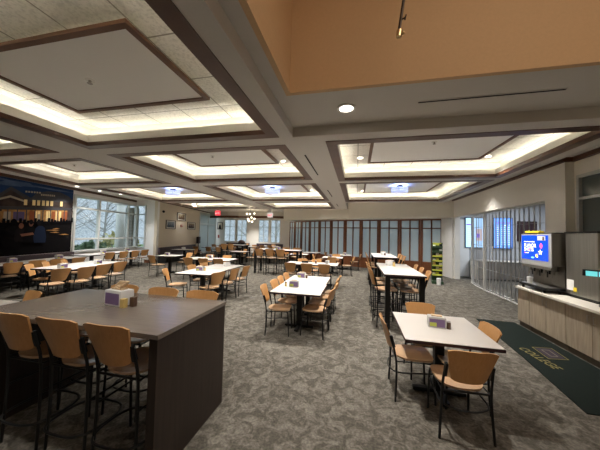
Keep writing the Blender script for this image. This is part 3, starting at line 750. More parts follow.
# ------------------------------------------------------------------ dark community counter
t = thing('community_table', 'dark bar-height community table with solid walnut end panels', 'table', (-2.315, 2.05, 0))
bm = BM(); box(bm, -.955, .955, -.485, .485, 1.025, 1.06, bev=.003); mesh_obj('tabletop', bm, M['countertop'], t)
for x in (-.945, .875):
    bm = BM(); box(bm, x, x+.07, -.475, .475, 0, 1.025, bev=.002); mesh_obj('end_panel', bm, M['counterpanel'], t)
bm = BM(); box(bm, -.873, .873, -.03, .03, .955, 1.02); box(bm, -.873, .873, -.30, -.26, .955, 1.02); box(bm, -.873, .873, .26, .30, .955, 1.02); mesh_obj('apron', bm, M['counterpanel'], t)
g = 'bar stools at the dark community table'
for x, l in ((-2.68, 'bar stool cut off by the left picture edge, near side of the dark table'), (-2.20, 'middle bar stool on the near side of the dark community table'), (-1.735, 'bar stool beside the solid end panel, near side of the dark table')):
    place('stool', x, 1.815, R(0), l, g)
for x, l in ((-2.75, 'bar stool behind the napkin box, far side of the dark table'), (-2.20, 'middle bar stool on the far side of the dark community table'), (-1.69, 'bar stool by the end panel, far side of the dark community table')):
    place('stool', x, 2.27, R(180), l, g)
napkin_holder(-2.29, 2.10, 1.06, R(-8), 'big pale napkin box with tan napkins on the dark table', big=True)
bm = BM(); box(bm, -.024, .024, -.022, .022, 0, .085, bev=.004); tag(mesh_obj('salt_shaker', bm, M['shaker']), 'cream block shaker beside the big napkin box', 'shaker', 'shakers on the dark table').location = (-2.16, 2.03, 1.06)
bm = BM(); box(bm, -.024, .024, -.022, .022, 0, .09, bev=.004); tag(mesh_obj('pepper_shaker', bm, M['pepper']), 'brown block shaker beside the big napkin box', 'shaker', 'shakers on the dark table').location = (-2.11, 2.09, 1.06)

# ------------------------------------------------------------------ near square table
pedestal_table('dining_table', .95, 3.30, .89, .96, 0, 'white square table nearest the camera, beside the green mat')
g = 'chairs at the near square table'
place('chair', .965, 2.80, R(3), 'dining chair with its back to the camera at the near square table', g)
place('chair', .645, 3.24, R(-88), 'dining chair at the aisle side of the near square table', g)
place('chair', .90, 3.70, R(178), 'dining chair tucked in at the far side of the near square table', g)
place('chair', 1.13, 3.22, R(93), 'dining chair by the green mat at the near square table', g)
napkin_holder(.93, 3.31, .75, R(-8), 'grey napkin holder with lime and purple card on the near square table')
shaker(1.05, 3.27, .75, 'dark brown shaker on the near square table', 'pepper')

# ------------------------------------------------------------------ joined tables in the middle (T2)
pedestal_table('dining_table', -1.06, 4.88, .92, .97, 0, 'near half of the joined white tables in the middle aisle', 'pairs of joined white tables')
pedestal_table('dining_table', -1.08, 5.87, .92, .97, 0, 'far half of the joined white tables in the middle aisle', 'pairs of joined white tables')
g = 'chairs along the joined tables in the middle aisle'
o4 = ['nearest', 'second nearest', 'third nearest', 'farthest']
for (y, dx, a), o in zip(((4.55, 0, -84), (5.06, .02, -92), (5.56, .01, -88), (6.05, .0, -91)), o4):
    place('chair', -1.36+dx, y, R(a), '%s of four chairs on the left of the middle aisle tables' % o, g)
for (y, dx, a), o in zip(((4.66, .0, 84), (5.11, .02, 91), (5.595, .0, 90), (6.09, .03, 90)), o4):
    place('chair', -.73+dx, y, R(a), '%s of four chairs on the right of the middle aisle tables' % o, g)
napkin_holder(-1.20, 4.97, .75, R(3), 'near napkin holder on the joined tables in the middle aisle')
napkin_holder(-1.28, 6.05, .75, R(-6), 'far napkin holder on the joined tables in the middle aisle')
shaker(-1.37, 4.95, .75, 'yellow shaker left of the near napkin holder in the middle aisle')
shaker(-1.15, 6.0, .75, 'brown shaker right of the far napkin holder in the middle aisle', 'pepper')

# ------------------------------------------------------------------ T3: joined tables beyond the dark community table
pedestal_table('dining_table', -3.98, 6.10, .95, 1.03, R(3), 'near half of the joined white tables beyond the dark community table', 'pairs of joined white tables')
pedestal_table('dining_table', -4.02, 7.16, .95, 1.03, R(3), 'far half of the joined white tables beyond the dark community table', 'pairs of joined white tables')
g = 'chairs along the joined tables beyond the community table'
place('chair', -4.46, 5.74, R(-66), 'angled chair at the near left corner of tables beyond the community table', g)
place('chair', -4.30, 6.50, R(-88), 'middle left chair of the tables beyond the community table', g)
place('chair', -4.30, 7.12, R(-88), 'far left chair of the tables beyond the community table', g)
place('chair', -3.52, 5.70, R(68), 'nearest right chair of the tables beyond the community table', g)
place('chair', -3.46, 6.33, R(82), 'middle right chair of the tables beyond the community table', g)
place('chair', -3.42, 6.95, R(84), 'far right chair of the tables beyond the community table', g)
napkin_holder(-4.10, 6.14, .75, R(10), 'near napkin holder on the tables beyond the community table')
napkin_holder(-3.92, 7.25, .75, R(60), 'far pale napkin holder on the tables beyond the community table', white=True, ad=False)
shaker(-3.98, 6.17, .75, 'yellow shaker by the near napkin holder beyond the community table')

# ------------------------------------------------------------------ T4: crosswise joined tables
pedestal_table('dining_table', -6.13, 9.00, .98, .92, R(4), 'left half of the crosswise white tables with chairs on both sides', 'pairs of joined white tables')
pedestal_table('dining_table', -5.12, 9.05, .98, .92, R(4), 'right half of the crosswise white tables with chairs on both sides', 'pairs of joined white tables')
g = 'chairs at the crosswise white tables'
for x, y, o in ((-6.12, 8.66, 'left'), (-5.46, 8.62, 'middle'), (-4.92, 8.72, 'right')):
    place('chair', x, y, R(2), '%s chair on the near side of the crosswise white tables' % o, g)
for x, y, o in ((-6.10, 9.50, 'left'), (-5.30, 9.50, 'right')):
    place('chair', x, y, R(180), '%s chair on the far side of the crosswise white tables' % o, g)
napkin_holder(-5.75, 9.25, .75, R(5), 'pale napkin holder on the crosswise white tables', white=True)

# ------------------------------------------------------------------ T5 / T6 by the photo wall
pedestal_table('dining_table', -7.85, 9.55, .86, .76, R(6), 'small white table in front of the photo wall bench')
place('chair', -7.78, 8.78, R(-8), 'lone chair on the near side of the small table by the bench', 'chairs at the small table by the bench')
place('chair', -7.50, 9.95, R(165), 'chair on the far side of the small table by the bench', 'chairs at the small table by the bench')
napkin_holder(-7.92, 9.45, .75, R(6), 'pale napkin holder on the small table by the bench', white=True)
pedestal_table('dining_table', -9.75, 13.0, 1.2, .8, R(12), 'white table pushed against the photo wall bench')
place('chair', -9.05, 12.62, R(100), 'chair facing the photo wall bench across its table', 'chairs facing the photo wall bench')
napkin_holder(-9.85, 13.05, .75, R(20), 'pale napkin holder on the table at the photo wall bench', white=True, ad=False)
def bench(name, p, q, label, wd=.55):
    p, q = Vector(p), Vector(q); d = (q-p); L = d.length; d.normalize(); n = Vector((d.y, -d.x))
    t = thing(name, label, 'bench', (p.x, p.y, 0), math.atan2(d.y, d.x), 'upholstered wall benches')
    bm = BM(); box(bm, 0, L, -wd, -.02, .34, .46, bev=.03); mesh_obj('seat', bm, M['bench'], t)
    bm = BM(); box(bm, 0, L, -.13, -.02, .46, .86, bev=.025); mesh_obj('backrest', bm, M['bench'], t)
    bm = BM(); box(bm, .03, L-.03, -wd+.06, -.03, 0, .34); mesh_obj('plinth', bm, M['darkrubber'], t)
bench('wall_bench', (lw(2.2)+LN*.05)[:], (lw(8.2)+LN*.05)[:], 'dark aubergine bench below the big mural')
bench('wall_bench', (RC+LN*.08+LD*.03)[:], (RC+LN*.08+LD*4.9)[:], 'dark aubergine bench below the three framed photographs')

# ------------------------------------------------------------------ LT1 long table
A1 = R(13)
def loc_at(cx, cy, a, dx, dy): return cx+dx*math.cos(a)-dy*math.sin(a), cy+dx*math.sin(a)+dy*math.cos(a)
cx, cy = -7.88, 5.98
for k, o in ((-1, 'near'), (1, 'far')):
    x, y = loc_at(cx, cy, A1, 0, k*.485); pedestal_table('dining_table', x, y, 1.08, .955, A1, '%s half of the long white table left of the aisle, before the bench row' % o, 'pairs of joined white tables')
g = 'chairs along the long table left of the aisle'
for (x, y), o in zip(((-7.23, 4.80), (-7.05, 5.25), (-7.13, 5.78), (-7.25, 6.40)), o4):
    place('chair', x, y, A1+R(69), '%s chair on the aisle side of the long left table' % o, g)
for (dx, dy), o in zip(((-.44, -.70), (-.58, -.12), (-.58, .46)), ('nearest', 'middle', 'farthest')):
    x, y = loc_at(cx, cy, A1, dx, dy); place('chair', x, y, A1-R(68), '%s chair on the bench side of the long left table' % o, g)
napkin_holder(-7.60, 5.25, .75, A1+R(80), 'near pale napkin holder on the long left table', white=True)
napkin_holder(-7.66, 6.24, .75, A1+R(80), 'far pale napkin holder on the long left table', white=True)
# LT2 below the mural
cx, cy = -9.95, 5.95
g = 'chairs along the tables below the mural'
for k, o in ((-1, 'nearest'), (0, 'middle'), (1, 'farthest')):
    x, y = loc_at(cx, cy, A1, 0, k*1.12); pedestal_table('dining_table', x, y, .76, 1.11, A1, '%s of the three narrow tables at the bench below the mural' % o, 'narrow tables below the mural')
for (x, y), o in zip(((-9.48, 5.17), (-9.56, 5.76), (-9.54, 6.28), (-9.46, 6.84)), o4):
    place('chair', x, y, A1+R(69), '%s of four chairs facing the bench below the mural' % o, g)
napkin_holder(-10.08, 5.60, .75, A1+R(75), 'napkin holder with purple card on the tables below the mural, nearest')
napkin_holder(-10.12, 6.86, .75, A1+R(75), 'pale napkin holder on the tables below the mural, farther one', white=True)
# LT3 along the window
cx, cy, A3 = -10.98, 9.65, R(8)
g = 'chairs along the tables at the big window'
for k, o in ((-1, 'nearest'), (0, 'middle'), (1, 'farthest')):
    x, y = loc_at(cx, cy, A3, 0, k*1.12); pedestal_table('dining_table', x, y, .76, 1.11, A3, '%s of the three narrow white tables along the big window' % o, 'narrow tables along the window')
for (x, y), o in zip(((-10.50, 8.88), (-10.47, 9.52), (-10.45, 10.12), (-10.62, 10.84)), o4):
    place('chair', x-.02, y, A3+R(72), '%s of four chairs facing the big window' % o, g)
napkin_holder(-10.85, 9.05, .75, A3+R(80), 'nearer napkin holder on the tables along the big window', white=True)
napkin_holder(-11.18, 10.55, .75, A3+R(80), 'farther napkin holder on the tables along the big window')
# white table beside the dark community table
pedestal_table('dining_table', -5.25, 2.22, 1.2, .95, 0, 'white table at the left picture edge behind the community table')
place('chair', -4.80, 2.60, R(172), 'chair seen over the left end of the dark community table', 'chair behind the community table')

# ------------------------------------------------------------------ T8, T9 and tables by the partition
pedestal_table('dining_table', -2.02, 9.10, .92, .86, 0, 'left half of the crosswise white tables in the centre of the room', 'pairs of joined white tables')
pedestal_table('dining_table', -1.09, 9.12, .92, .86, 0, 'right half of the crosswise white tables in the centre of the room', 'pairs of joined white tables')
g = 'chairs at the crosswise tables in the room centre'
for x, o in ((-2.16, 'left'), (-1.60, 'middle'), (-1.02, 'right')): place('chair', x, 8.58, R(0), '%s chair on the near side of the room-centre crosswise tables' % o, g)
for x, o in ((-2.06, 'left'), (-1.50, 'right')): place('chair', x, 9.50, R(180), '%s chair on the far side of the room-centre crosswise tables' % o, g)
bm = BM(); box(bm, -.12, .12, -.06, .06, 0, .06, bev=.01); tag(mesh_obj('condiment_box', bm, M['black']), 'low black condiment box on the room-centre crosswise tables', 'box').location = (-1.85, 9.28, .75)
napkin_holder(-1.02, 9.22, .75, R(80), 'pale upright napkin holder on the room-centre crosswise tables', white=True, ad=False)
shaker(-1.42, 9.12, .75, 'brown shaker on the room-centre crosswise tables', 'pepper', 1.3)
pedestal_table('dining_table', -1.08, 12.0, .92, .86, 0, 'white table with four chairs between room centre and partition')
g = 'chairs at the table before the partition'
place('chair', -1.02, 11.35, R(0), 'near chair of the four-chair table before the partition', g); place('chair', -.98, 12.55, R(180), 'far chair of the four-chair table before the partition', g)
place('chair', -1.68, 11.95, R(-90), 'left chair of the four-chair table before the partition', g); place('chair', -.42, 11.6, R(98), 'right chair of the four-chair table before the partition', g)
napkin_holder(-1.22, 12.07, .75, R(0), 'napkin holder with purple card on the four-chair table before the partition')
pedestal_table('dining_table', -.72, 13.7, .92, .8, 0, 'white table right against the partition, behind the four-chair table')
place('chair', -1.33, 13.6, R(-80), 'left chair of the table right against the partition', 'chairs at the table against the partition'); place('chair', -.1, 13.45, R(95), 'right chair of the table right against the partition', 'chairs at the table against the partition')
napkin_holder(-.62, 13.75, .75, R(0), 'small napkin holder on the table right against the partition')
pedestal_table('dining_table', -2.55, 14.6, .95, .8, R(-15), 'white table by the third and fourth partition leaves from the left')
place('chair', -2.95, 14.0, R(-20), 'near chair of the table by the left partition leaves', 'chairs by the left partition leaves'); place('chair', -1.95, 14.2, R(85), 'right chair of the table by the left partition leaves', 'chairs by the left partition leaves'); place('chair', -3.1, 14.95, R(-105), 'left chair of the table by the left partition leaves', 'chairs by the left partition leaves')
pedestal_table('dining_table', -2.95, 13.1, .9, .8, 0, 'white table half hidden by the bar table with three stools')
place('chair', -2.35, 12.9, R(95), 'chair at the table half hidden by the three-stool bar table', 'chair by the half hidden table')
# ------------------------------------------------------------------ bar tables
bar_table(.915, 6.25, .76, 2.10, 0, 'white bar table nearest the camera, right of the aisle')
g = 'bar stools at the near white bar table'
for y, o in ((5.52, 'nearest'), (6.12, 'middle'), (6.72, 'farthest')):
    place('stool', .60, y, R(-82), '%s stool on the left of the near white bar table' % o, g)
for y, o in ((5.50, 'nearest'), (6.05, 'middle'), (6.60, 'farthest')):
    place('stool', 1.075, y, R(86), '%s stool on the right of the near white bar table' % o, g)
napkin_holder(.83, 6.85, 1.06, R(10), 'pale napkin holder on the near white bar table', white=True, ad=False); shaker(.90, 6.62, 1.06, 'brass-yellow shaker on the near white bar table', 's' and 'shaker', 1.4)
bar_table(1.0, 10.3, .80, 2.10, 0, 'white bar table farther right of the aisle, before the partition')
g = 'bar stools at the far white bar table'
for y, o in ((8.95-.1, 'nearest'), (9.6, 'middle'), (10.3, 'farthest')): place('stool', .70, y+.35, R(-90), '%s stool on the left of the far white bar table' % o, g)
for y, o in ((9.25, 'nearest'), (9.8, 'middle'), (10.35, 'farthest')): place('stool', 1.28, y, R(90), '%s stool on the right of the far white bar table' % o, g)
napkin_holder(1.03, 10.5, 1.06, R(0), 'pale napkin holder on the far white bar table', white=True, ad=False); shaker(1.06, 10.2, 1.06, 'brown shaker on the far white bar table', 'pepper', 1.3)
bar_table(-3.50, 11.25, 2.1, .85, 0, 'white bar table crosswise in the middle with three stools before it')
g = 'bar stools at the crosswise bar table'
for x, o in ((-4.12, 'left'), (-3.64, 'middle'), (-3.16, 'right')): place('stool', x, 10.70, R(0), '%s of the three stools before the crosswise bar table' % o, g)
for x, o in ((-3.36, 'left'), (-2.84, 'right')): place('stool', x, 11.75, R(180), '%s stool behind the crosswise bar table' % o, g)
napkin_holder(-3.56, 11.35, 1.06, R(0), 'napkin holder with purple card on the crosswise bar table')

# ------------------------------------------------------------------ far dining area
def far_set(x, y, rz, name, chairs, wx=1.0, wy=.9):
    pedestal_table('dining_table', x, y, wx, wy, R(rz), 'white table %s' % name, 'far white tables')
    for dx, dy, a, o in chairs:
        px, py = loc_at(x, y, R(rz), dx, dy); place('chair', px, py, R(rz+a), '%s chair at table %s' % (o, name), 'chairs in the far dining area')
far_set(-9.2, 15.9, 0, 'behind three far chairs by the photo wall', [(-1.05, -.85, 0, 'left near'), (-.12, -.85, 0, 'middle near'), (.58, -.85, 0, 'right near'), (-.5, .8, 180, 'left far'), (.5, .8, 180, 'right far')], 2.2, .85)
bar_table(-7.25, 14.3, 1.5, .8, 0, 'white bar table on dark legs left of the far centre aisle')
place('stool', -7.5, 13.75, R(0), 'left stool before the bar table on dark legs, far left', 'stools far left'); place('stool', -7.06, 13.72, R(0), 'right stool before the bar table on dark legs, far left', 'stools far left')
far_set(-6.35, 13.2, 0, 'right of the far left bar table on dark legs', [(.62, 0, 80, 'right'), (-.2, .62, 180, 'far')], .8, .8)
far_set(-5.05, 14.5, 0, 'left behind the crosswise bar table', [(-.30, -.68, -20, 'near left'), (.35, -.62, 15, 'near right'), (.7, .2, 90, 'right side')])
far_set(-8.0, 18.3, 10, 'below the globe chandelier', [(-.3, -.7, 0, 'near'), (.7, 0, 90, 'right'), (-.75, 0, -90, 'left'), (.1, .75, 180, 'far')], 1.1, .9)
far_set(-5.9, 17.2, 0, 'in the far corner before the leftmost partition leaf', [(-.3, -.68, 0, 'near left'), (.35, -.68, 0, 'near right'), (-.75, .1, -90, 'left side'), (.2, .7, 180, 'far')], 1.3, .9)
far_set(-10.6, 18.9, 0, 'near the glazed entrance', [(-.25, -.68, 0, 'near left'), (.4, -.68, 0, 'near right'), (.75, 0, 90, 'right'), (.1, .7, 180, 'far')], 1.3, .9)
far_set(-7.0, 20.0, 0, 'before the right pair of back windows', [(-.3, -.68, 0, 'near left'), (.35, -.68, 0, 'near right'), (0, .7, 180, 'far')], 1.3, .9)
far_set(-9.7, 20.4, 0, 'before the left pair of back windows', [(-.3, -.68, 0, 'near left'), (.35, -.68, 0, 'near right'), (0, .7, 180, 'far')], 1.3, .9)
bench('booth_bench', (-11.9, 21.9), (-9.6, 21.9), 'dark booth bench below the left pair of back windows', .5)
bench('booth_bench', (-8.9, 21.9), (-6.4, 21.9), 'dark booth bench below the right pair of back windows', .5)
bench('booth_bench', (-4.85, 20.9), (-4.75, 19.2), 'short dark booth bench beside the leftmost partition leaf', .5)
t = thing('waste_station', 'dark waste station with a rounded grey top in the far aisle', 'waste bin', (-8.05, 16.9, 0))
bm = BM(); box(bm, -.28, .28, -.25, .25, 0, 1.05, bev=.02); mesh_obj('body', bm, M['black'], t)
bm = BM(); sphere(bm, (0, 0, 1.05), .27, 14, 8, .9); mesh_obj('dome', bm, M['bench'], t, True)
bm = BM(); box(bm, -.12, .12, -.262, -.24, .72, .9); mesh_obj('flap', bm, M['steel'], t)

# ------------------------------------------------------------------ mural on the left wall
def wall_frame(o2, z):            # local x along wall (towards increasing y), local y up, local z out of the wall
    xx = Vector((LD.x, LD.y, 0)); up = Vector((0, 0, 1)); n = Vector((LN.x, LN.y, 0))
    m = Matrix((xx, up, n)).transposed().to_4x4(); m.translation = (o2.x, o2.y, z); return m
mp = bpy.data.objects.new('wall_mural', None); C.objects.link(mp); mp.matrix_world = wall_frame(lw(8.2)+LN*.004, .86)
tag(mp, 'large night-time mural of a lit lodge with four people in the grass', 'mural')
MU = [mat('mural_night_sky', (.022, .055, .155), .9, spec=.1, noise=(.8, (.009, .024, .07))), mat('mural_ground', (.004, .0032, .004), .9, spec=.1), mat('mural_facade', (.085, .062, .052), .9, spec=.1, noise=(3, (.030, .022, .022))),
      mat('mural_roof', (.075, .075, .085), .9, spec=.1, noise=(2, (.045, .045, .052))), mat('mural_window', (.85, .66, .32), .9, spec=.1), mat('mural_glow', (.55, .30, .10), .9, spec=.1, noise=(4, (.20, .085, .03))), mat('mural_cloud', (.12, .18, .30), .9, spec=.1, noise=(1.2, (.03, .055, .12))),
      mat('mural_brick', (.30, .09, .035), .9, spec=.1), mat('mural_skin', (.20, .085, .05), .9, spec=.1), mat('mural_blue', (.012, .020, .048), .9, spec=.1), mat('mural_violet', (.12, .09, .20), .9, spec=.1), mat('mural_darkcloth', (.010, .007, .008), .9, spec=.1), mat('mural_pale', (.42, .36, .27), .9, spec=.1)]
bm = BM(); LW, LH = 6.6, 2.62
quad(bm, [(-LW, 0, 0), (0, 0, 0), (0, LH, 0), (-LW, LH, 0)]); mesh_obj('sheet', bm, MU[0], mp)
bm = BM(); zz = [.002]
def poly(pts, mi):
    zz[0] += .0004
    f = bm.faces.new([bm.verts.new((x, y, zz[0])) for x, y in pts]); f.material_index = mi
TL = lambda x: .075*(x+1.3)            # the printed picture rises slightly to the right
def rc(x, y, w_, h, mi): poly([(x, y+TL(x)), (x+w_, y+TL(x+w_)), (x+w_, y+h+TL(x+w_)), (x, y+h+TL(x))], mi)
for x0, y0, ww, hh in ((-6.6, 2.42, 4.6, .10), (-2.6, 2.36, 1.1, .13), (-1.9, 2.40, 1.9, .05), (-3.2, 2.30, 1.3, .07)): poly([(x0, y0), (x0+ww*.6, y0-.02), (x0+ww, y0+.02), (x0+ww*.8, y0+hh), (x0+ww*.2, y0+hh*.8)], 6)
poly([(-6.6, 0), (0, 0), (0, 1.27), (-6.6, .77)], 1)
rc(-6.6, 1.16, 6.6, .82, 2)
poly([(-1.75, 1.86), (-1.45, 2.20), (-1.10, 2.31), (-.6, 2.36), (-.2, 2.24), (-.02, 2.10), (0, 2.02)], 3); poly([(-6.6, 1.7), (-6.2, 2.15), (-4.4, 2.2), (-3.2, 1.8)], 3)
poly([(-2.75, 1.84), (-2.28, 2.27), (-1.52, 1.93)], 3); poly([(-2.58, 1.85), (-2.28, 2.16), (-1.75, 1.91)], 2)
poly([(-2.62, 1.83), (-2.28, 1.98), (-1.8, 1.86), (-1.8, 1.80), (-2.28, 1.91), (-2.62, 1.77)], 12)
for k in range(6): rc(-1.84+k*.09, 2.19, .062, .055, 12)
for k in range(7): rc(-1.32+k*.078, 2.115, .056, .065, 12)
for x in (-1.87, -1.60, -1.44, -1.27, -1.12, -.96, -.57): rc(x, 1.75, .105, .19, 4)
rc(-6.6, 1.66, 6.6, .035, 3); rc(-2.6, 1.60, 2.5, .05, 3)
rc(-2.5, 1.17, 2.3, .42, 5); rc(-.25, 1.17, .25, .42, 2); rc(-6.6, 1.17, 4.1, .36, 5)
for x, ww in ((-1.68, .2), (-.88, .12), (-.45, .2)): rc(x, 1.18, ww, .36, 7)
for x in (-1.50, -1.40, -1.10, -1.0, -.74, -.60): rc(x, 1.17, .085, .38, 4)
rc(-1.40, 1.24, .09, .2, 12); rc(-2.18, 1.22, .34, .30, 10); rc(-2.45, 1.22, .2, .3, 12)
for k in range(9): rc(-.12-k*.28, 1.17, .035, .45, 3)
for k in range(22): rc(-2.6+k*.12, 1.10, .09, .08+.04*(k*7 % 4), 1)
for x, y, ww in ((-1.10, .86, .55), (-.95, .78, .4), (-.60, .70, .45), (-.85, .92, .3)): poly([(x, y), (x+ww*.5, y-.012), (x+ww, y), (x+ww*.6, y+.03)], 5)
def person_shape(x, y, s, mi):
    poly([(x-.20*s, y-.62*s), (x+.22*s, y-.62*s), (x+.24*s, y-.40*s), (x+.17*s, y-.06*s), (x+.07*s, y+.02*s), (x-.07*s, y+.02*s), (x-.17*s, y-.08*s), (x-.24*s, y-.42*s)], mi)
def head_shape(x, y, s, mi, r=.075):
    poly([(x+r*s*math.cos(a*PI/6), y+r*1.3*s*math.sin(a*PI/6)) for a in range(12)], mi)
person_shape(-2.20, 1.0, 1.15, 1); head_shape(-2.16, 1.10, 1.3, 1)
person_shape(-1.95, .93, .75, 11); head_shape(-1.93, 1.00, 1.0, 8)
person_shape(-1.66, .98, .9, 1); head_shape(-1.62, 1.08, 1.0, 8); head_shape(-1.62, 1.14, .9, 11)
poly([(-1.95, .72), (-1.55, .78), (-1.50, .70), (-1.9, .64)], 8)
person_shape(-1.30, 1.0, .95, 9); head_shape(-1.36, 1.13, 1.1, 11)
mesh_obj('print', bm, MU, mp)

# ------------------------------------------------------------------ framed photographs etc. on the photo wall
def framed(s0, s1, z0, z1, label, tones):
    o2 = RC+LD*((s0+s1)/2)
    t = bpy.data.objects.new('framed_photograph', None); C.objects.link(t); t.matrix_world = wall_frame(o2+LN*.005, (z0+z1)/2)
    tag(t, label, 'framed photograph', 'framed photographs'); hw, hh = (s1-s0)/2, (z1-z0)/2
    bm = BM(); ring(bm, [(-hw, -hh), (hw, -hh), (hw, hh), (-hw, hh)], [(-hw+.06, -hh+.035), (hw-.06, -hh+.035), (hw-.06, hh-.035), (-hw+.06, hh-.035)], 0, .03); mesh_obj('frame', bm, M['frame_black'], t)
    bm = BM(); quad(bm, [(-hw+.03, -hh+.02, .008), (hw-.03, -hh+.02, .008), (hw-.03, hh-.02, .008), (-hw+.03, hh-.02, .008)]); mesh_obj('mat_board', bm, M['matboard'], t)
    bm = BM(); a, b_ = hw*.74, hh*.68
    quad(bm, [(-a, -b_, .010), (a, -b_, .010), (a, b_, .010), (-a, b_, .010)], 0)
    quad(bm, [(-a, -b_, .0105), (a, -b_, .0105), (a, -b_*.3, .0105), (-a, -b_*.1, .0105)], 1)
    for k in range(3):
        c = -a*.55+k*a*.55; quad(bm, [(c-a*.18, -b_*.7, .011), (c+a*.18, -b_*.7, .011), (c+a*.13, b_*.35, .011), (c-a*.13, b_*.45, .011)], 2)
    mesh_obj('picture', bm, [mat('photo_tone', c, .6) for c in tones], t)
def sy(y): return (y-12.07)/.9763
framed(sy(12.95), sy(14.1), 1.93, 2.46, 'framed photograph with a blue-grey scene, left of the three', [(.25, .30, .36), (.06, .07, .09), (.05, .09, .16)])
framed(sy(14.25), sy(15.45), 2.50, 3.02, 'framed photograph hung highest of the three on the beige wall', [(.26, .22, .14), (.07, .045, .02), (.10, .05, .03)])
framed(sy(15.75), sy(17.05), 1.95, 2.47, 'framed photograph with a dark purple figure, right of the three', [(.28, .22, .16), (.07, .04, .03), (.04, .015, .03)])
t = bpy.data.objects.new('fire_alarm', None); C.objects.link(t); t.matrix_world = wall_frame(RC+LD*sy(14.9)+LN*.002, 2.17); tag(t, 'small red alarm box below the highest photograph', 'alarm')
bm = BM(); box(bm, -.13, .13, -.07, .07, 0, .04, bev=.01); mesh_obj('housing', bm, M['red'], t)
bm = BM(); box(bm, -.05, .05, -.03, .03, .04, .05); mesh_obj('lens', bm, M['matboard'], t)
t = bpy.data.objects.new('wall_camera', None); C.objects.link(t); t.matrix_world = wall_frame(RC+LD*sy(12.55)+LN*.002, 2.93); tag(t, 'small black camera with a pale base high on the beige wall', 'camera')
bm = BM(); cyl(bm, .12, 0, 0, .05, .06, 12); mesh_obj('base', bm, M['tin'], t)
bm = BM(); sphere(bm, (-.05, -.02, .10), .075, 12, 8); tube(bm, [(.12, 0, .04), (-.05, -.02, .1)], .025, 8); mesh_obj('dome', bm, M['black'], t, True)
# framed picture and small plaques by the entrance
EW = PW2
t = bpy.data.objects.new('framed_portrait', None); C.objects.link(t); t.matrix_world = face_mx((-12.72, 21.98, 2.40), (1, 0, 0), (0, 0, 1)); tag(t, 'dark framed portrait beside the glazed entrance', 'framed portrait')
bm = BM(); box(bm, -.28, .28, -.34, .34, 0, .03, bev=.004); mesh_obj('frame', bm, M['frame_black'], t)
bm = BM(); quad(bm, [(-.22, -.28, .031), (.22, -.28, .031), (.22, .28, .031), (-.22, .28, .031)]); quad(bm, [(-.15, -.28, .032), (.15, -.28, .032), (.08, .1, .032), (-.08, .1, .032)], 1); mesh_obj('picture', bm, [M['wall_warm'], M['black']], t)
bm = BM(); box(bm, -.08, .08, -.03, 0, 1.25, 1.55, bev=.005); tag(mesh_obj('red_plaque', bm, M['red']), 'small red wall box below the framed portrait', 'wall box').location = (-12.85, 22.0, 0)
t = thing('post_box', 'dark narrow post box at the end of the photo wall', 'post box', ((RC+LD*5.3+LN*.22).x, (RC+LD*5.3+LN*.22).y, 0))
bm = BM(); cyl(bm, 0, 0, 0, .03, .15, 12); cyl(bm, 0, 0, .03, .9, .025, 8); mesh_obj('stand', bm, M['black'], t)
bm = BM(); box(bm, -.11, .11, -.11, .11, .9, 1.42, bev=.02); mesh_obj('box', bm, M['edge'], t)

# ------------------------------------------------------------------ exit signs
def exit_sign(x, y, z, label, red):
    t = thing('exit_sign', label, 'exit sign', (x, y, z), 0, 'exit signs')
    bm = BM(); box(bm, -.15, .15, -.03, .03, -.13, .13, bev=.008); mesh_obj('housing', bm, M['exitred' if red else 'exitface'], t)
    bm = BM(); box(bm, -.08, .08, -.025, .025, .13, BZ-z); mesh_obj('canopy_mount', bm, M['tin'], t)
    text('lettering', 'EXIT', .125, M['exitface' if red else 'exitred'], t, face_mx((0, -.031, -.055), (1, 0, 0), (0, 0, 1)), align='CENTER')
exit_sign(-7.85, 13.25, 2.90, 'glowing red exit sign near the glazed entrance', True)
exit_sign(-4.66, 13.25, 2.80, 'white exit sign with red letters near the partition', False)

# ------------------------------------------------------------------ lamps and ceiling fittings
def drum(x, y, label):
    t = thing('drum_chandelier', label, 'ceiling lamp', (x, y, 3.40), 0, 'crystal drum ceiling lamps')
    bm = BM(); cyl(bm, 0, 0, -.07, 0, .10, 20); mesh_obj('canopy', bm, M['bronze'], t, True)
    bm = BM()
    n = 28
    for k in range(n):
        a0, a1 = 2*PI*k/n, 2*PI*(k+.86)/n
        v = [(math.cos(a)*.25, math.sin(a)*.25) for a in (a0, a1)]; v2 = [(math.cos(a)*.238, math.sin(a)*.238) for a in (a1, a0)]
        prism(bm, v+v2, -.215, -.085)
    mesh_obj('crystal_ring', bm, M['drum'], t)
    bm = BM(); cyl(bm, 0, 0, -.225, -.205, .235, 28); mesh_obj('diffuser', bm, M['drum'], t)
    bm = BM()
    for z in (-.217, -.15, -.085): tube(bm, [(math.cos(2*PI*k/28)*.253, math.sin(2*PI*k/28)*.253, z) for k in range(28)], .006, 4, True)
    mesh_obj('band', bm, M['drumband'], t)
    bm = BM(); cyl(bm, 0, 0, -.205, -.05, .02, 8)
    for a in (0, PI/2): tube(bm, [(math.cos(a)*.24, math.sin(a)*.24, -.09), (-math.cos(a)*.24, -math.sin(a)*.24, -.09)], .008, 6)
    mesh_obj('spider', bm, M['bronze'], t)
    l = bpy.data.lights.new('drum_glow', 'POINT'); l.energy = 1.2; l.color = (.4, .5, 1); l.shadow_soft_size = .05
    o = bpy.data.objects.new('drum_glow', l); o.location = (x, y, 3.40-.135); C.objects.link(o)
    area('drum_up_glow', (x, y, 3.40-.078), .3, .3, 2.2, (.25, .38, 1), (PI, 0, 0))
drum(-6.82, 8.3, 'crystal drum lamp over the tables by the photo wall')
drum(-2.86, 8.3, 'crystal drum lamp over the middle of the room')
drum(1.29, 8.4, 'crystal drum lamp over the far bar table, right side')
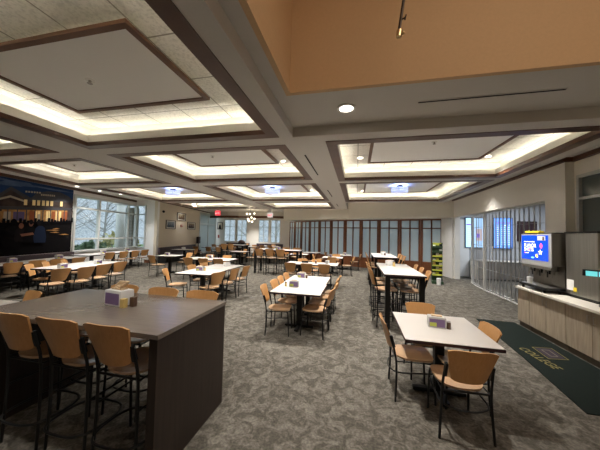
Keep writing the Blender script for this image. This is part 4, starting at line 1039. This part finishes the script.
def downlight(x, y, z, label, watts=DOWN_W, tilt=None, r=.07):
    t = thing('downlight', label, 'downlight', (x, y, z), 0, 'recessed downlights')
    bm = BM(); ol = [(math.cos(2*PI*k/24)*r*1.25, math.sin(2*PI*k/24)*r*1.25) for k in range(24)]; il = [(a*.74, b_*.74) for a, b_ in ol]
    ring(bm, ol, il, -.012, -.001); mesh_obj('trim_ring', bm, M['tin'], t)
    bm = BM(); cyl(bm, 0, 0, -.006, -.001, r*.9, 24); mesh_obj('lens', bm, M['lamp'], t)
    l = bpy.data.lights.new('downlight_beam', 'SPOT'); l.energy = watts*6; l.spot_size = R(104); l.spot_blend = 1.0; l.color = (1, .955, .89); l.shadow_soft_size = .05
    o = bpy.data.objects.new('downlight_beam', l); o.location = (x, y, z-.03); C.objects.link(o)
downlight(-.14, 2.95, RZ, 'big round downlight in the flat soffit by the tan light well', 20, r=.085)
def coffer_lamp(x, y, name):
    downlight(x, y, CZ-.004, 'small downlight in the tile border, ' + name, (COFFER_W if y > 2 else COFFER_W*.25)/6, r=.06)
for x, y, l in ((-3.9, 1.32, 'added left one in the nearest coffer'), (-1.6, 1.32, 'added right one in the nearest coffer'), (-7.2, 1.4, 'added left one in the near left coffer'), (-5.7, 1.4, 'added right one in the near left coffer'),  # coffer lamps added for downward light on tables, floor and beams
                (-7.6, 5.66, 'added left one before the mural'), (-5.75, 5.66, 'added right one before the mural'), (-8.3, 9.50, 'added left one by the photo wall'), (-5.75, 9.50, 'added right one by the photo wall'),
                (-3.8, 9.52, 'added left one in the third middle coffer'), (-1.7, 9.52, 'added right one in the third middle coffer'), (.2, 9.85, 'added left one in the far right coffer'), (2.4, 9.85, 'added right one in the far right coffer'),
                (-3.8, 12.62, 'added left one in the last middle coffer'), (-1.7, 12.62, 'added right one in the last middle coffer'), (-8.9, 12.55, 'added left one in the last left coffer'), (-5.8, 12.55, 'added right one in the last left coffer')):
    coffer_lamp(x, y, l)
for x, y, l in ((.05, 5.90, 'left one in the near right coffer'), (2.62, 5.90, 'right one in the near right coffer'), (-3.8, 5.80, 'left one in the second middle coffer'), (-1.7, 5.80, 'right one in the second middle coffer')):
    coffer_lamp(x, y if x > -.5 and x < 0 or x > 2 else 5.64, l)
for i, (x, y) in enumerate(((-10.87, 7.86), (-11.02, 8.89), (-10.97, 9.86), (-10.95, 10.83))):
    downlight(x, y, CZ-.004, 'small downlight along the big window, %s' % ('nearest', 'second nearest', 'third nearest', 'farthest')[i])
downlight(3.72, 9.2, CZ-.004, 'small downlight washing the wall above the grille', 5); downlight(-11.0, 14.8, CZ-.004, 'small downlight washing the wall above the framed photographs', 4)
for x, y, o in ((3.0, 11.9, 'rightmost'), (1.6, 12.1, 'second from the right'), (.3, 12.4, 'third from the right'), (-2.2, 13.75, 'leftmost')):
    downlight(x, y, CZ-.004, 'unseen small downlight washing the header above the partition, ' + o, 13)  # unseen wall washers, extra ones added because the header needed more light
downlight(-9.0, 20.5, CZ-.004, 'small downlight before the back windows, left', 40); downlight(-6.4, 19.0, CZ-.004, 'small downlight before the back windows, right', 40)
def slot(x0, y0, x1, y1, z, label, wd=.03):
    bm = BM(); a, b_ = Vector((x0, y0)), Vector((x1, y1)); d = (b_-a); L = d.length; d.normalize(); n = Vector((-d.y, d.x))*wd/2
    t = thing('slot_diffuser', label, 'air vent', (x0, y0, z), 0, 'slot air vents')
    d3 = d*L; prism(bm, [(-n)[:], (d3-n)[:], (d3+n)[:], n[:]], -.003, 0); mesh_obj('slot', bm, M['slot'], t)
    bm = BM(); o_ = n*1.5
    for s in (1, -1): prism(bm, [(n*s)[:], (d3+n*s)[:], (d3+o_*s)[:], (o_*s)[:]], -.006, 0)
    mesh_obj('frame', bm, M['beam'], t)
slot(.64, 2.96, 1.98, 2.94, RZ, 'long black slot vent in the flat soffit')
slot(-.88, 4.2, -.88, 5.68, BZ, 'nearest black slot vent along the wide beam', .03); slot(-.88, 7.64, -.87, 9.0, BZ, 'middle black slot vent along the wide beam'); slot(-.88, 11.1, -.87, 12.1, BZ, 'farthest black slot vent along the wide beam')
def sprinkler(x, y, z, label):
    t = thing('sprinkler_head', label, 'sprinkler', (x, y, z), 0, 'ceiling sprinklers')
    bm = BM(); cyl(bm, 0, 0, -.006, 0, .045, 16); mesh_obj('plate', bm, M['tin'], t)
    bm = BM(); cyl(bm, 0, 0, -.035, -.006, .014, 8); cyl(bm, 0, 0, -.04, -.035, .026, 12); mesh_obj('deflector', bm, M['steel'], t)
sprinkler(-2.82, 2.11, 3.40, 'sprinkler head in the centre panel of the nearest coffer'); sprinkler(1.25, 4.6, 3.40, 'sprinkler head in the near right coffer panel'); sprinkler(-2.98, 4.75, 3.40, 'sprinkler head in the second middle coffer panel'); sprinkler(-6.9, 4.9, 3.40, 'sprinkler head in the coffer panel before the mural')
# hanging rod in the light well
t = thing('hanging_rod', 'thin dark rod with a brass end fitting hanging in the tan well', 'hanging rod', (.29, 2.0, 3.32))
bm = BM(); tube(bm, [(0, 0, .03), (.075, .02, .6), (.24, .07, 1.88)], .011, 8); mesh_obj('rod', bm, M['bronze'], t)
bm = BM(); tube(bm, [(0, 0, 0), (.006, 0, .05)], [.022, .022], 10); sphere(bm, (.028, -.01, .02), .015, 8, 6); mesh_obj('end_fitting', bm, M['brass'], t, True)
bm = BM(); tube(bm, [(.02, 0, .135), (.045, -.01, .14)], .006, 6); tube(bm, [(.042, -.01, .122), (.05, -.01, .158)], .006, 6); mesh_obj('wing_screw', bm, M['bronze'], t)
# globe chandelier
t = thing('globe_chandelier', 'warm globe chandelier before the back windows', 'chandelier', (-7.45, 17.0, 2.9))
bm = BM(); tube(bm, [(0, 0, 0), (0, 0, .6)], .015, 8); mesh_obj('stem', bm, M['bronze'], t)
bm = BM()
gl = [(-.29, 0, .27), (-.02, -.1, .25), (.26, .05, .30), (.30, 0, -.09), (.11, -.1, 0), (-.24, .1, -.10), (-.15, 0, -.24), (.08, .1, -.30)]
for g_ in gl: tube(bm, [(0, 0, g_[2]*.3+.1), g_], .008, 6)
mesh_obj('arm_frame', bm, M['bronze'], t)
for g_ in gl:
    bm = BM(); sphere(bm, g_, .065, 10, 8); mesh_obj('globe', bm, M['bulb'], t, True)
l = bpy.data.lights.new('globe_glow', 'POINT'); l.energy = 14; l.color = (1, .82, .58); l.shadow_soft_size = .3
o = bpy.data.objects.new('globe_glow', l); o.location = (-7.45, 17.0, 2.75); C.objects.link(o)
# wooden valance near the back windows
bm = BM()
vp = [(-12.2, 19.4), (-11.2, 18.95), (-10.2, 18.75), (-9.3, 18.9), (-8.6, 19.3), (-7.9, 19.0), (-6.9, 18.8), (-5.9, 19.0), (-4.95, 19.6)]
for p, q in zip(vp, vp[1:]): wallslab(bm, p, q, 2.98, 3.16, .08)
struct('trim_40', bm, M['trimwood'])
bm = BM()
for p, q in zip(vp, vp[1:]): wallslab(bm, (p[0], p[1]+.01), (q[0], q[1]+.01), 3.16, CZ, .08)
struct('wall_bulkhead', bm, M['beam'])

# ------------------------------------------------------------------ snack rack, cable by the partition
t = thing('snack_rack', 'tall narrow rack of lime shelves beside the rightmost partition leaf', 'display rack', (3.10, 10.95, 0), R(-10))
bm = BM(); box(bm, -.20, .20, -.20, .20, 0, .10, bev=.01); mesh_obj('base', bm, M['rackdark'], t)
bm = BM()
for sx in (-1, 1): box(bm, sx*.18-.012, sx*.18+.012, .12, .16, .1, 1.58)
box(bm, -.17, .17, .15, .16, .1, 1.58); mesh_obj('back_frame', bm, M['rackdark'], t)
for k in range(7):
    z = .32+k*.18; bm = BM(); box(bm, -.17, .17, -.12, .15, z, z+.015); box(bm, -.17, .17, -.13, -.115, z-.005, z+.055)
    mesh_obj('shelf', bm, M['rackgreen'] if k < 5 else M['rackdark'], t)
bm = BM(); box(bm, -.15, .15, .10, .15, 1.48, 1.58, bev=.01); mesh_obj('header_card', bm, M['rackgreen'], t)
pk = [M['paper'], M['rackgreen'], M['black'], M['holder'], M['shaker'], M['rackdark']]
for k in range(7):
    for j in range(3):
        if (k*3+j) % 4 == 3: continue
        bm = BM(); z = .335+k*.18; h = .085+.02*((k+j) % 3); box(bm, -.045, .045, -.06, .05, 0, h, bev=.01)
        o = tag(mesh_obj('snack_packet', bm, pk[(k*2+j) % 6]), '%s snack packet on the %s shelf of the snack rack, %s' % (['white', 'lime', 'black', 'grey', 'yellow', 'dark green'][(k*2+j) % 6], ['lowest', 'second', 'third', 'fourth', 'fifth', 'sixth', 'top'][k], ['left', 'middle', 'right'][j]), 'snack packet', 'packets on the snack rack')
        o.rotation_euler = (0, 0, R(-10)); dx, dy = -.11+j*.11, 0
        o.location = (3.10+dx*math.cos(R(-10))-dy*math.sin(R(-10)), 10.95+dx*math.sin(R(-10))+dy*math.cos(R(-10)), z)
bm = BM(); cyl(bm, 0, 0, 0, .25, .07, 12, .08); tag(mesh_obj('paper_bucket', bm, M['paper']), 'small white bucket in front of the snack rack', 'bucket').location = (3.06, 10.62, 0)
t = thing('wall_cable', 'black cable with a small box hanging down the white wall end', 'cable', (4.02, 13.0, 0))
bm = BM(); tube(bm, smoothstep_pts([(-.0, .25, 1.6), (.0, .15, 1.2), (.05, -.05, .9), (.12, -.35, .35), (.12, -.45, .04)], 3), .008, 6); mesh_obj('wire', bm, M['black'], t)
bm = BM(); box(bm, -.02, .04, .08, .16, 1.15, 1.27, bev=.005); mesh_obj('switch_box', bm, M['black'], t)

# ------------------------------------------------------------------ outside
bm = BM(); quad(bm, [(-60, -30, -.12), (-11.0, -30, -.12), (-12.6, 60, -.12), (-60, 60, -.12)]); quad(bm, [(-12.6, 22.3, -.12), (10, 22.3, -.12), (10, 60, -.12), (-12.6, 60, -.12)]); o = struct('ground_outside', bm, M['grass'])
def hill(name, pts, h, m):
    bm = BM(); n = len(pts); prev = None
    for (x, y) in pts:
        col = [bm.verts.new((x*(1+.12*k/4) + random.uniform(-.3, .3), y*(1+.12*k/4) + random.uniform(-.3, .3), -.2+h*k/4)) for k in range(5)]
        if prev:
            for k in range(4): bm.faces.new((prev[k], col[k], col[k+1], prev[k+1]))
        prev = col
    return struct(name, bm, m)
hill('hill_woods', [(-26, -4), (-31, 2), (-33, 8), (-33, 14), (-32, 20), (-31, 26), (-28, 32), (-22, 37), (-14, 40), (-4, 42), (6, 42)], 9, M['woods'])
def bush(x, y, rx, ry, rz, m, label, n=220, leaf=.14):
    t = thing('garden_shrub', label, 'shrub', (x, y, -.12), 0, 'shrubs outside the big window')
    bm = BM()
    for _ in range(n):
        th, ph = random.uniform(0, 2*PI), math.acos(random.uniform(-.3, 1)); rr = random.uniform(.55, 1.0)
        c = Vector((rx*rr*math.sin(ph)*math.cos(th), ry*rr*math.sin(ph)*math.sin(th), rz*.35+rz*.65*rr*math.cos(ph)))
        a = Vector((random.gauss(0, 1), random.gauss(0, 1), random.gauss(0, 1))).normalized(); b_ = a.orthogonal().normalized(); s_ = leaf*random.uniform(.6, 1.3)
        quad(bm, [c-a*s_, c-b_*s_*.55, c+a*s_, c+b_*s_*.55])
    mesh_obj('foliage', bm, m, t)
    bm = BM()
    for k in range(7):
        a = 2*PI*k/7; tube(bm, [(0, 0, 0), (rx*.35*math.cos(a), ry*.35*math.sin(a), rz*.7)], [.03, .012], 5)
    mesh_obj('stem', bm, M['bark'], t)
bush(-15.6, 9.4, 1.3, 1.3, 1.5, M['hedge'], 'green shrub outside the first pane of the big window', 420); bush(-15.5, 12.15, 1.1, 1.0, 1.3, M['hedge'], 'green shrub beyond the window table with chairs', 360)
bush(-17.0, 15.2, 1.6, 1.4, 1.75, M['yellowbush'], 'yellowish shrub outside the second pane of the big window', 480); bush(-18.5, 10.6, 1.6, 1.6, 1.6, M['hedge'], 'darker green shrub farther out on the lawn', 380)
bush(-14.6, 17.2, .9, .9, 1.3, M['hedge'], 'small green shrub outside the corner window', 260)
def tree(x, y, h, label, seed):
    rnd = random.Random(seed); t = thing('bare_tree', label, 'tree', (x, y, -.12), 0, 'bare trees outside')
    bt, bb = BM(), BM()
    top = Vector((rnd.uniform(-.4, .4), rnd.uniform(-.4, .4), h)); tube(bt, [(0, 0, 0), top*.5+Vector((rnd.uniform(-.2, .2), rnd.uniform(-.2, .2), 0)), top], [.10, .065, .02], 6)
    for k in range(34):
        f = rnd.uniform(.18, .95); p = top*f; a = rnd.uniform(0, 2*PI); L = h*(1-f)*.26+.55
        q = p+Vector((math.cos(a)*L, math.sin(a)*L, L*rnd.uniform(.5, 1.1))); mid = (p+q)/2+Vector((0, 0, -.1)); tube(bb, [p, mid, q], [.035, .022, .008], 4)
        for _ in range(3):
            ff = rnd.uniform(.4, 1); r0 = p.lerp(q, ff); aa = a+rnd.uniform(-1.2, 1.2); ll = L*.45; tube(bb, [r0, r0+Vector((math.cos(aa)*ll, math.sin(aa)*ll, ll*rnd.uniform(.3, 1)))], [.014, .005], 3)
    mesh_obj('trunk', bt, M['bark'], t); mesh_obj('branches', bb, M['bark'], t)
for i, (x, y, h, l) in enumerate(((-20, 11.5, 6.5, 'bare tree outside the left of the big window'), (-22, 14.5, 7.5, 'bare tree outside the middle of the big window'), (-24, 12.0, 8, 'taller bare tree farther behind the lawn shrubs'), (-21, 17.5, 7, 'bare tree right of the yellow shrub outside'), (-25, 18, 8, 'bare tree far behind the yellow shrub outside'), (-19, 21, 7, 'bare tree outside the corner window'),
    (-13, 29, 7, 'bare tree outside the left back windows'), (-10, 31, 8, 'bare tree between the back window pairs outside'), (-7, 28, 7, 'bare tree outside the right back windows'))): tree(x, y, h, l, i+3)
t = thing('porch_column', 'round white column outside the big window', 'column', (-15.3, 13.85, -.12))
bm = BM(); cyl(bm, 0, 0, .12, 3.6, .28, 20, .24); mesh_obj('shaft', bm, M['stone'], t, True)
bm = BM(); box(bm, -.34, .34, -.34, .34, 0, .12); box(bm, -.32, .32, -.32, .32, 3.6, 3.75); mesh_obj('base', bm, M['stone'], t)
t = thing('block_pier', 'grey block pier outside beside the white column', 'pier', (-13.1, 12.62, -.12))
bm = BM()
for k in range(18): box(bm, -.24, .24, -.24, .24, k*.18, k*.18+.172, bev=.006)
mesh_obj('blocks', bm, M['brick'], t)
bm = BM(); box(bm, -.22, .22, -.22, .22, 0, 3.24); mesh_obj('mortar', bm, M['stone'], t)
